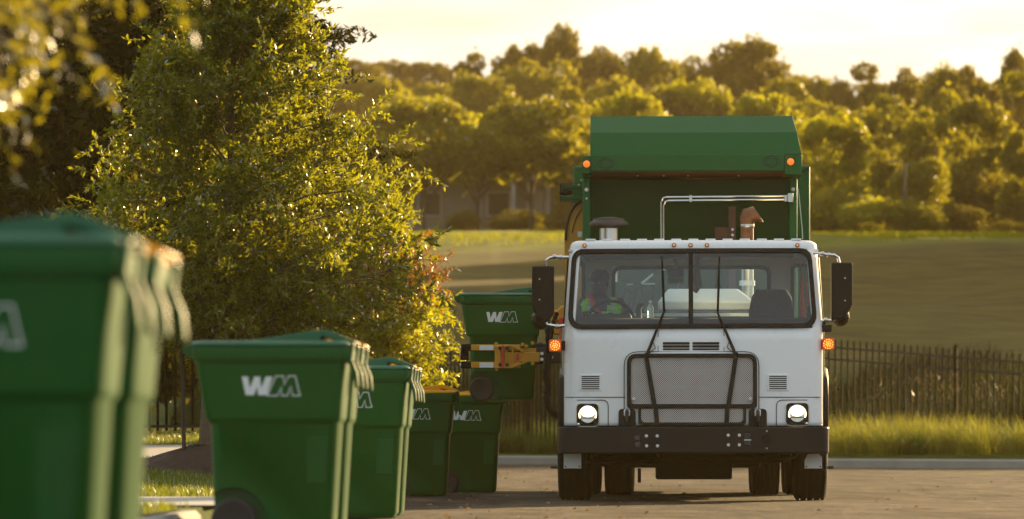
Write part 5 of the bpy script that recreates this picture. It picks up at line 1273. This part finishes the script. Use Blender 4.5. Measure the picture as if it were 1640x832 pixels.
def wob(pts, r, name, m, parent, n=40):
    """corrugated hose along a path"""
    P = []; 
    for i in range(n+1):
        t = i/n*(len(pts)-1); k = min(len(pts)-2, int(t)); p0_ = Vector(pts[max(k-1, 0)]); p1_ = Vector(pts[k]); p2_ = Vector(pts[k+1]); p3_ = Vector(pts[min(k+2, len(pts)-1)]); f = t-k
        P.append(.5*((2*p1_)+(p2_-p0_)*f+(2*p0_-5*p1_+4*p2_-p3_)*f*f+(3*p1_-p0_-3*p2_+p3_)*f**3))
    return MB().tube(P, [r*(1+.16*math.sin(i*1.9)) for i in range(n+1)], 10).build(name, m, parent)
yo = 1.9
wob([(tx_(872, yo), yo+.3, tz_(500, yo)), (tx_(878, yo), yo, tz_(535, yo)), (tx_(879, yo), yo, tz_(570, yo)), (tx_(875, yo), yo-.02, tz_(600, yo)), (tx_(878, yo), yo, tz_(622, yo)), (tx_(875, yo), yo, tz_(642, yo)), (tx_(883, yo), yo, tz_(659, yo)), (tx_(897, yo), yo, tz_(669, yo))], .030, 'hydraulic_hose', M['black_rubber'], truck, 60)
wob([(tx_(890, yo), yo+.4, tz_(500, yo)), (tx_(884, yo), yo+.3, tz_(520, yo)), (tx_(880, yo), yo+.3, tz_(545, yo)), (tx_(874, yo), yo+.6, tz_(560, yo))], .02, 'hydraulic_hose', M['black_rubber'], truck, 30)
# ================================================================== BINS
def bin_sections():
    #        z    xl     xr    hy    r
    return [(.015, -.290, .285, .262, .05), (.045, -.305, .303, .275, .05), (.62, -.325, .336, .315, .05), (.640, -.352, .350, .335, .05), (.655, -.356, .353, .337, .05), (.935, -.398, .377, .362, .05), (.940, -.408, .388, .372, .05), (.985, -.410, .390, .374, .05)]
def hy_at(z):
    s = bin_sections()
    for a, b in zip(s, s[1:]):
        if z <= b[0]: return a[3]+(b[3]-a[3])*(z-a[0])/(b[0]-a[0])
    return s[-1][3]
def wear(m, dirt):
    n, l = m.node_tree.nodes, m.node_tree.links; p = n['Principled BSDF']; src = p.inputs['Base Color'].links[0].from_socket
    t = n.new('ShaderNodeTexCoord'); oi = n.new('ShaderNodeObjectInfo'); mp = n.new('ShaderNodeMapping'); mp.inputs['Scale'].default_value = (7, 7, 1.3)
    cx = n.new('ShaderNodeCombineXYZ'); ml = n.new('ShaderNodeMath'); ml.operation = 'MULTIPLY'; ml.inputs[1].default_value = 40; l.new(oi.outputs['Random'], ml.inputs[0]); l.new(ml.outputs[0], cx.inputs[0]); l.new(ml.outputs[0], cx.inputs[2]); l.new(cx.outputs[0], mp.inputs['Location'])
    l.new(t.outputs['Object'], mp.inputs['Vector'])
    z = n.new('ShaderNodeTexNoise'); z.inputs['Scale'].default_value = 1.4; z.inputs['Detail'].default_value = 9; z.inputs['Roughness'].default_value = .7; l.new(mp.outputs['Vector'], z.inputs['Vector'])
    r = n.new('ShaderNodeMapRange'); r.inputs['From Min'].default_value = .52; r.inputs['From Max'].default_value = .78; r.inputs['To Max'].default_value = .55; l.new(z.outputs['Fac'], r.inputs['Value'])
    mx = n.new('ShaderNodeMix'); mx.data_type = 'RGBA'; mx.inputs['B'].default_value = rgba(dirt); l.new(r.outputs['Result'], mx.inputs['Factor']); l.new(src, mx.inputs['A']); l.new(mx.outputs['Result'], p.inputs['Base Color'])
wear(M['bin_green'], (.022, .070, .022)); wear(M['bin_lid'], (.03, .09, .055)); wear(M['truck_green'], (.016, .060, .018))
def make_bin():
    root = empty('wheelie_bin')
    secs = [[(x, y, z) for x, y in rrect(xl, xr, -hy, hy, r, 5)] for z, xl, xr, hy, r in bin_sections()]
    body = MB().loft(secs).build('body', M['bin_green'], root, smooth=38)
    # wheel recesses cut into both lower rear corners
    cuts = []
    for s in (-1, 1):
        c = MB().lathe([(.172, -.08), (.172, .08)], (-.205, s*.300, .118), 'y', 40).build('cut', M['bin_green']); cuts.append(c)
        bo = body.modifiers.new('cut', 'BOOLEAN'); bo.object = c; bo.operation = 'DIFFERENCE'; bo.solver = 'EXACT'
    dg = bpy.context.evaluated_depsgraph_get(); me = bpy.data.meshes.new_from_object(body.evaluated_get(dg))
    body.modifiers.clear(); body.data = me; me.materials.clear(); me.materials.append(M['bin_green'])
    me.polygons.foreach_set('use_smooth', [True]*len(me.polygons)); me.set_sharp_from_angle(angle=R(38))
    for c in cuts: bpy.data.objects.remove(c)
    b = body.modifiers.new('bevel', 'BEVEL'); b.width = .005; b.segments = 2; b.limit_method = 'ANGLE'; b.angle_limit = R(45)
    # moulded foot rib and side panel
    for sy in (-1, 1):
        P_ = [(.17, .31), (.275, .31), (.290, .55), (.18, .55)]; b_p = MB(); n_ = 4
        b_p.add([(x, sy*(hy_at(z)+.004), z) for x, z in P_]+[(x, sy*(hy_at(z)-.01), z) for x, z in P_], [(0, 1, 2, 3), (7, 6, 5, 4)]+[(k, 4+k, 4+(k+1) % 4, (k+1) % 4) for k in range(4)])
        b_p.build('side_panel', M['bin_green'], body, bevel=.003)
    # lid: skirt, raised wedge, front lip
    lid = MB()
    MB().loft([[(x, y, z) for x, y in rrect(xl, xr, -hy, hy, .055, 5)] for z, xl, xr, hy in ((.952, -.416, .400, .382), (.990, -.420, .404, .386), (1.018, -.420, .402, .386))]).build('rim', M['bin_green'], root, smooth=40, bevel=.004)
    lid.loft([[(x, y, z) for x, y in rrect(xl, xr, -hy, hy, .055, 5)] for z, xl, xr, hy in ((1.021, -.424, .405, .389), (1.034, -.424, .405, .389), (1.046, -.410, .392, .376), (1.050, -.395, .378, .362))])
    lo = lid.build('lid', M['bin_lid'], root, smooth=40, bevel=.004)
    w = [(-.17, 1.046), (.25, 1.108), (.30, 1.102), (.425, 1.052), (.430, 1.040), (.33, 1.050), (.255, 1.074), (.245, 1.046)]
    MB().prism(w, 'y', -.30, .30).build('lid_dome', M['bin_lid'], lo, bevel=.012)
    fl = [(.39, 1.040), (.425, 1.038), (.412, .955), (.440, .885), (.446, .805), (.428, .805), (.418, .875), (.392, .945)]
    for y0_, y1_ in ((-.345, -.235), (.235, .345)): MB().prism(fl, 'y', y0_, y1_).build('lip', M['bin_green'], root, bevel=.010)
    # rear handle with hinge lugs
    h = MB().tube([(-.452, -.30, 1.000), (-.452, .30, 1.000)], .019, 12).build('handle', M['bin_lid'], root)
    b = MB()
    for y in (-.30, -.10, .10, .30): MB().prism([(-.470, .990), (-.452, .978), (-.405, .955), (-.405, 1.030), (-.452, 1.022), (-.470, 1.012)], 'y', y-.016, y+.016).build('hinge_lug', M['bin_green'], h, bevel=.006)
    # wheels and axle
    MB().tube([(-.205, -.27, .118), (-.205, .27, .118)], .012, 8).build('axle', M['steel'], root)
    for s in (-1, 1):
        cy = s*.272
        wh = MB().lathe([(.086, -.026), (.100, -.030), (.114, -.026), (.1175, -.016), (.1175, .016), (.114, .026), (.100, .030), (.086, .026)], (-.205, cy, .118), 'y', 40); 
        ob = wh.build('wheel', M['bin_wheel'], root)
        hb = MB(); hb.lathe([(.028, -.03), (.030, 0), (.028, .03)], (-.205, cy, .118), 'y', 20); MB().lathe([(.088, -.006), (.088, .006)], (-.205, cy, .118), 'y', 30).build('wheel_disc', M['bin_wheel_dark'], ob)
        for k in range(6):
            t = 2*PI*k/6; u = Vector((math.cos(t), 0, math.sin(t))); v = Vector((-math.sin(t), 0, math.cos(t))); c = Vector((-.205, cy, .118)); q = []
            for dy in (-.021, .021):
                for a_, b2 in ((.02, -.012), (.09, -.008), (.09, .008), (.02, .012)): p = c+u*a_+v*b2; q.append((p.x, cy+dy, p.z))
            hb.add(q, [(0, 1, 2, 3), (7, 6, 5, 4), (0, 4, 5, 1), (1, 5, 6, 2), (2, 6, 7, 3), (3, 7, 4, 0)])
        hb.build('spokes', M['bin_wheel'], ob)
    # white letters on both sides
    for s in (-1, 1):
        Wp = [(0, 1), (.105, 1), (.135, .38), (.215, 1), (.31, 1), (.325, .38), (.41, 1), (.522, 1), (.425, 0), (.275, 0), (.262, .45), (.205, 0), (.065, 0)]
        Mo = [(.445, 0), (.585, 1), (.70, 1), (.715, .50), (.80, 1), (.905, 1), (.975, 0), (.865, 0), (.835, .52), (.765, 0), (.685, 0), (.672, .50), (.600, 0)]
        x0, z0, wd, ht = -.158, .768, .305, .096
        def pt(u, v, d=.0):
            x = (x0+u*wd)*1.0; z = z0+v*ht
            if s > 0: x = -(x0+u*wd)+2*(x0+wd/2)
            return (x, s*(hy_at(z)+.0015+d), z)
        b = MB()
        n = len(Wp); b.add([pt(*p) for p in Wp]+[pt(p[0], p[1], .0015) for p in Wp], [tuple(range(n)), tuple(range(2*n-1, n-1, -1))]+[(i, n+i, n+(i+1) % n, (i+1) % n) for i in range(n)])
        Mi = []
        for i in range(len(Mo)):
            p = Vector((Mo[i][0]*wd, Mo[i][1]*ht)); a_ = (Vector((Mo[i-1][0]*wd, Mo[i-1][1]*ht))-p).normalized(); c_ = (Vector((Mo[(i+1) % len(Mo)][0]*wd, Mo[(i+1) % len(Mo)][1]*ht))-p).normalized()
            n1 = Vector((a_.y, -a_.x)); n2 = Vector((-c_.y, c_.x)); d = .0052; den = 1+n1.dot(n2); q = p+(n1+n2)*(d/max(.35, den)) if den > .05 else p
            Mi.append((q.x/wd, q.y/ht))
        k = len(Mo)
        b.add([pt(*p) for p in Mo]+[pt(*p) for p in Mi]+[pt(p[0], p[1], .0015) for p in Mo]+[pt(p[0], p[1], .0015) for p in Mi], [f for i in range(k) for j in [(i+1) % k] for f in ((2*k+i, 2*k+j, 3*k+j, 3*k+i), (i, 2*k+i, 2*k+j, j), (k+i, k+j, 3*k+j, 3*k+i))])
        p = [pt(.992+.013*math.cos(2*PI*t/8), .035+.035*math.sin(2*PI*t/8), .0015) for t in range(8)]; b.add(p, [tuple(range(8))])
        b.build('letters', M['logo'], root, smooth=0)
    return root
proto = make_bin()
def set_lid(root, m):
    for ch in root.children:
        if ch.name.split('.')[0] == 'lid':
            for o in [ch]+list(ch.children):
                o.material_slots[0].link = 'OBJECT'; o.material_slots[0].material = m
def bin_at(px, s, label, first=False, lid=None, z=0.0, rz=R(-0.8), dx=0.0, dy=0.0):
    Y = F/s; o = proto if first else copy_tree(proto)
    yf = Y + .33                                      # the measured scale is that of the near side face
    o.location = ((px-820)/s + dx, yf+dy, z); o.rotation_euler = (0, 0, rz)
    tag(o, label, 'wheelie bin', 'wheeled refuse bins along the kerb')
    if lid: set_lid(o, lid)
    return o
bin_at(-58, 624, 'blurred nearest green bin with green lid, cut off by the left edge', first=True, rz=R(1.0))
bin_at(-58, 624, 'blurred yellow-lidded green bin tucked behind the nearest bin', lid=M['bin_lid_yellow'], dx=.022, dy=.86)
bin_at(438, 309, 'large green bin with full white letters, in front of the tree trunk')
bin_at(438, 309, 'yellow-lidded green bin tucked behind the large fully lettered bin', lid=M['bin_lid_yellow'], dx=.022, dy=.86)
bin_at(563, 236, 'green-lidded bin half hidden right behind the large fully lettered bin')
bin_at(563, 236, 'yellow-lidded bin tucked behind the third green-lidded bin on the kerb', lid=M['bin_lid_yellow'], dx=.02, dy=.86)
bin_at(666, 162, 'shaded bin with yellow lid, left one of the two yellow-lidded bins by the truck', lid=M['bin_lid_yellow'], rz=R(-.3))
bin_at(748, 154.5, 'shaded bin with yellow lid, directly under the lifted bin', lid=M['bin_lid_yellow'], rz=R(0))
bin_at(805, 165.5, 'green-lidded bin held in the air by the yellow gripper', z=tz_(642.5, 2.9), rz=R(0))

# ================================================================== DRIVER
def skin_fig(name, verts, edges, radii, m, parent, root=0, sub=2):
    me = bpy.data.meshes.new(name); me.from_pydata(verts, edges, []); o = bpy.data.objects.new(name, me); COL.objects.link(o); o.parent = parent
    o.modifiers.new('skin', 'SKIN'); 
    if not me.skin_vertices:
        bpy.context.view_layer.objects.active = o
    sv = me.skin_vertices[0].data if me.skin_vertices else None
    if sv is None:
        bm = bmesh.new(); bm.from_mesh(me); lay = bm.verts.layers.skin.verify()
        for i, v in enumerate(bm.verts): pass
        bm.to_mesh(me); bm.free(); sv = me.skin_vertices[0].data
    for i, r in enumerate(radii): sv[i].radius = r if isinstance(r, tuple) else (r, r); sv[i].use_root = (i == root)
    s = o.modifiers.new('sub', 'SUBSURF'); s.levels = sub; s.render_levels = sub
    me.materials.append(m); return o
dx, dy = tx_(963, 1.15), 1.20
driver = empty('person', (0, 0, 0)); pl = Vector((XB, YB, 0)); driver.location = (XB, YB, 0); driver.rotation_euler = (0, 0, -YAW)
tag(driver, 'driver in dark cap and hi-vis vest behind the windscreen, hands on the wheel', 'person')
# body: pelvis, spine, neck, arms, legs as one skinned skeleton
V = [(0, .06, 1.30), (0, .06, 1.45), (0, .04, 1.62), (0, .03, 1.76), (0, .03, 1.84), (0, .015, 1.90), (0, .005, 1.95),            # 0-6 spine to neck
     (-.17, .02, 1.815), (-.235, -.05, 1.62), (-.17, -.26, 1.655), (-.135, -.31, 1.70),                                            # 7-10 image-left arm
     (.17, .02, 1.815), (.27, -.04, 1.62), (.215, -.25, 1.62), (.185, -.31, 1.66),                                                 # 11-14 image-right arm
     (-.10, .02, 1.29), (-.13, -.38, 1.30), (-.13, -.44, 1.02), (.10, .02, 1.29), (.13, -.38, 1.30), (.13, -.44, 1.02)]            # legs
E = [(0, 1), (1, 2), (2, 3), (3, 4), (4, 5), (5, 6), (3, 7), (7, 8), (8, 9), (9, 10), (3, 11), (11, 12), (12, 13), (13, 14), (0, 15), (15, 16), (16, 17), (0, 18), (18, 19), (19, 20)]
Rr = [(.15, .12), (.145, .115), (.155, .12), (.13, .11), (.075, .07), (.056, .056), (.055, .055), .07, .05, .040, .030, .07, .05, .040, .030, .09, .075, .055, .09, .075, .055]
V = [(dx+x, dy+y-.02, z) for x, y, z in V]
skin_fig('body', V, E, Rr, M['shirt'], driver)
# head: one lofted surface with brow, nose, lips, chin; turned to the left of the picture
hc = Vector((dx-.01, dy-.02, 2.00)); hrot = Matrix.Rotation(R(-28), 4, 'Z')
def head():
    secs = []
    #  z,  half width, front, back
    T = [(-.125, .030, -.055, .030), (-.118, .048, -.084, .055), (-.095, .058, -.098, .072), (-.070, .064, -.099, .080), (-.048, .067, -.101, .088), (-.020, .071, -.098, .098), (.005, .073, -.094, .102), (.030, .075, -.097, .104), (.060, .076, -.095, .104), (.085, .070, -.082, .094), (.105, .052, -.055, .070), (.116, .022, -.020, .035)]
    n = 28
    for z, w, f, bk in T:
        q = []
        for k in range(n):
            t = 2*PI*k/n; c, s_ = math.cos(t), math.sin(t)            # s=-1 is the face
            x = w*math.copysign(abs(c)**.85, c); y = (f+bk)/2 + ((bk-f)/2)*s_
            fr = max(0, -s_)**8 * (1 if abs(c) < .35 else 0)
            if -.060 < z < .0: y -= .020*fr*(1-abs(z+.030)/.035 if abs(z+.030) < .035 else 0)   # nose
            if -.09 < z < -.06: y -= .006*fr                                                     # lips
            if abs(z-.005) < .02 and s_ < -.6 and .25 < abs(c) < .7: y += .008                    # eye sockets
            q.append(tuple(hrot @ Vector((x, y, z)) + hc))
        secs.append(q)
    o = MB().loft(secs).build('head', M['skin'], driver, smooth=80); o.modifiers.new('s', 'SUBSURF').render_levels = 1
    for s in (-1, 1):
        MB().ball(tuple(hrot @ Vector((s*.030, -.086, .004)) + hc), .0115, 10).build('eye', mat('eye_white', (.5, .48, .45), .2, var=.02), o)
        MB().ball(tuple(hrot @ Vector((s*.074, .01, -.010)) + hc), .030, 10, (.35, .6, 1)).build('ear', M['skin'], o)
    MB().tube([tuple(hrot @ Vector((x, -.097-.004*(1-abs(x)/.025), -.073)) + hc) for x in (-.024, -.012, 0, .012, .024)], .004, 6).build('mouth', mat('lips', (.07, .03, .025), .5), o)
head()
cs = []
for z, w, f, bk in ((.036, .083, -.108, .112), (.050, .084, -.108, .113), (.085, .080, -.098, .108), (.115, .064, -.072, .084), (.132, .035, -.038, .05), (.136, .008, -.01, .012)):
    cs.append([tuple(hrot @ Vector((w*math.cos(2*PI*k/24), (f+bk)/2+(bk-f)/2*math.sin(2*PI*k/24), z)) + hc) for k in range(24)])
cap_o = MB().loft(cs).build('cap', M['cap'], driver, smooth=70)
br = [(x, y) for x, y in ([(.075*math.cos(R(t)), -.085-.105*math.sin(R(t))) for t in range(0, 181, 15)])]
b = MB(); n = len(br); vs = [tuple(hrot @ Vector((x, y, .042-.02*(x/.075)**2-.05*max(0, (-y-.085)))) + hc) for x, y in br] + [tuple(hrot @ Vector((x, y, .048-.02*(x/.075)**2-.05*max(0, (-y-.085)))) + hc) for x, y in br]
b.add(vs, [tuple(range(n)), tuple(range(2*n-1, n-1, -1))]+[(i, n+i, n+(i+1) % n, (i+1) % n) for i in range(n)]); b.build('cap_brim', M['cap'], cap_o)
# hi-vis vest: a shell over the torso with open V neck, strips of reflective tape
def vest():
    def ringpts(z, wx, wy, cy, n=40): return [(dx+wx*math.copysign(abs(math.cos(2*PI*k/n))**.75, math.cos(2*PI*k/n)), dy-.02+cy+wy*math.copysign(abs(math.sin(2*PI*k/n))**.85, math.sin(2*PI*k/n)), z) for k in range(n)]
    T = [(1.34, .185, .150, .05), (1.46, .185, .150, .045), (1.62, .200, .152, .035), (1.74, .212, .145, .03), (1.80, .215, .125, .03), (1.845, .185, .10, .03), (1.875, .12, .085, .03)]
    n = 40; secs = [ringpts(*t) for t in T]; V = [p for q in secs for p in q]; g, t_ = MB(), MB()
    for i in range(len(T)-1):
        for k in range(n):
            kk = (k+.5)/n; ang = kk*360                                 # 270 = chest front
            d = abs(ang-270)
            if i >= 3 and d < (5 + 9*(i-3)): continue                  # V neck
            if 2 <= i <= 4 and min(abs(ang-0), abs(ang-360), abs(ang-180)) < 14: continue   # arm holes
            tape = (17 < d < 31 and i >= 0) or (i == 1)
            (t_ if tape else g).add([V[i*n+k], V[i*n+(k+1) % n], V[(i+1)*n+(k+1) % n], V[(i+1)*n+k]], [(0, 1, 2, 3)])
    for mb_, nm, mm in ((g, 'vest', 'vest'), (t_, 'vest_tape', 'vest_tape')):
        o = mb_.build(nm, M[mm], driver, smooth=60); so = o.modifiers.new('s', 'SOLIDIFY'); so.thickness = .006; so.offset = 1
vest()
b = MB()
P = [(-.105, -.055, 1.90), (-.085, -.110, 1.84), (-.03, -.150, 1.74), (.03, -.155, 1.63), (.07, -.15, 1.54)]
V = []
for (x, y, z) in P: V += [(dx+x-.022, dy+y-.03, z-.012), (dx+x+.022, dy+y-.03, z+.012)]
b.add(V, [(2*i, 2*i+1, 2*i+3, 2*i+2) for i in range(len(P)-1)]); o = b.build('seat_belt', M['belt'], driver); o.modifiers.new('s', 'SOLIDIFY').thickness = .004
# hands on the rim: palm plus four fingers and a thumb each
for s, w0 in ((-1, V and (dx-.135, dy-.33, 1.70)), (1, (dx+.185, dy-.33, 1.66))):
    w0 = Vector(w0); vs = [tuple(w0), tuple(w0+Vector((0, -.045, .018))), tuple(w0+Vector((0, -.075, .020)))]; es = [(0, 1), (1, 2)]; rr = [(.026, .020), (.036, .018), (.036, .016)]
    for f in range(4):
        u = -.028+.019*f; l = (.85, 1.0, .95, .75)[f]; i = len(vs)
        a_ = w0+Vector((u, -.085, .020)); vs += [tuple(a_), tuple(a_+Vector((0, -.028*l, -.004))), tuple(a_+Vector((0, -.034*l, -.030*l))), tuple(a_+Vector((0, -.014*l, -.046*l)))]
        es += [(2, i), (i, i+1), (i+1, i+2), (i+2, i+3)]; rr += [.009, .009, .0085, .007]
    i = len(vs); a_ = w0+Vector((-s*.034, -.045, .008)); vs += [tuple(a_), tuple(a_+Vector((-s*.016, -.030, -.010))), tuple(a_+Vector((-s*.006, -.055, -.022)))]; es += [(1, i), (i, i+1), (i+1, i+2)]; rr += [.011, .010, .008]
    skin_fig('hand', vs, es, rr, M['skin'], driver, 0, 2)
# bottle on the dashboard
wb = empty('water_bottle', (0, 0, 0)); T_ = Matrix.Translation((XB, YB, 0)) @ Matrix.Rotation(-YAW, 4, 'Z')
xb0 = tx_(1041.5, .5); p = T_ @ Vector((xb0, .50, 1.668)); wb.location = p; tag(wb, 'small clear water bottle standing on the truck dashboard', 'bottle')
MB().lathe([(.030, 0), (.032, .01), (.030, .05), (.032, .055), (.031, .09), (.013, .125), (.013, .135)], (0, 0, 0), 'z', 18).build('bottle_body', mat('clear_plastic', (.80, .86, .88), .15, var=.03, trans=.55), wb)
MB().lathe([(.015, .135), (.015, .155)], (0, 0, 0), 'z', 14).build('bottle_cap', M['white_shade'], wb)

# ================================================================== HAZE
hm = bpy.data.materials.new('haze_air'); hm.use_nodes = True
n, l = hm.node_tree.nodes, hm.node_tree.links; n.remove(n['Principled BSDF'])
pv = n.new('ShaderNodeVolumePrincipled'); pv.inputs['Color'].default_value = (0.93, 0.72, 0.36, 1); pv.inputs['Density'].default_value = 0.00021; pv.inputs['Anisotropy'].default_value = 0.3
l.new(pv.outputs['Volume'], n['Material Output'].inputs['Volume'])
o = MB().box(-260, 260, -30, 380, -1.2, 62).build('haze', hm, smooth=0); tag(o, kind='stuff')
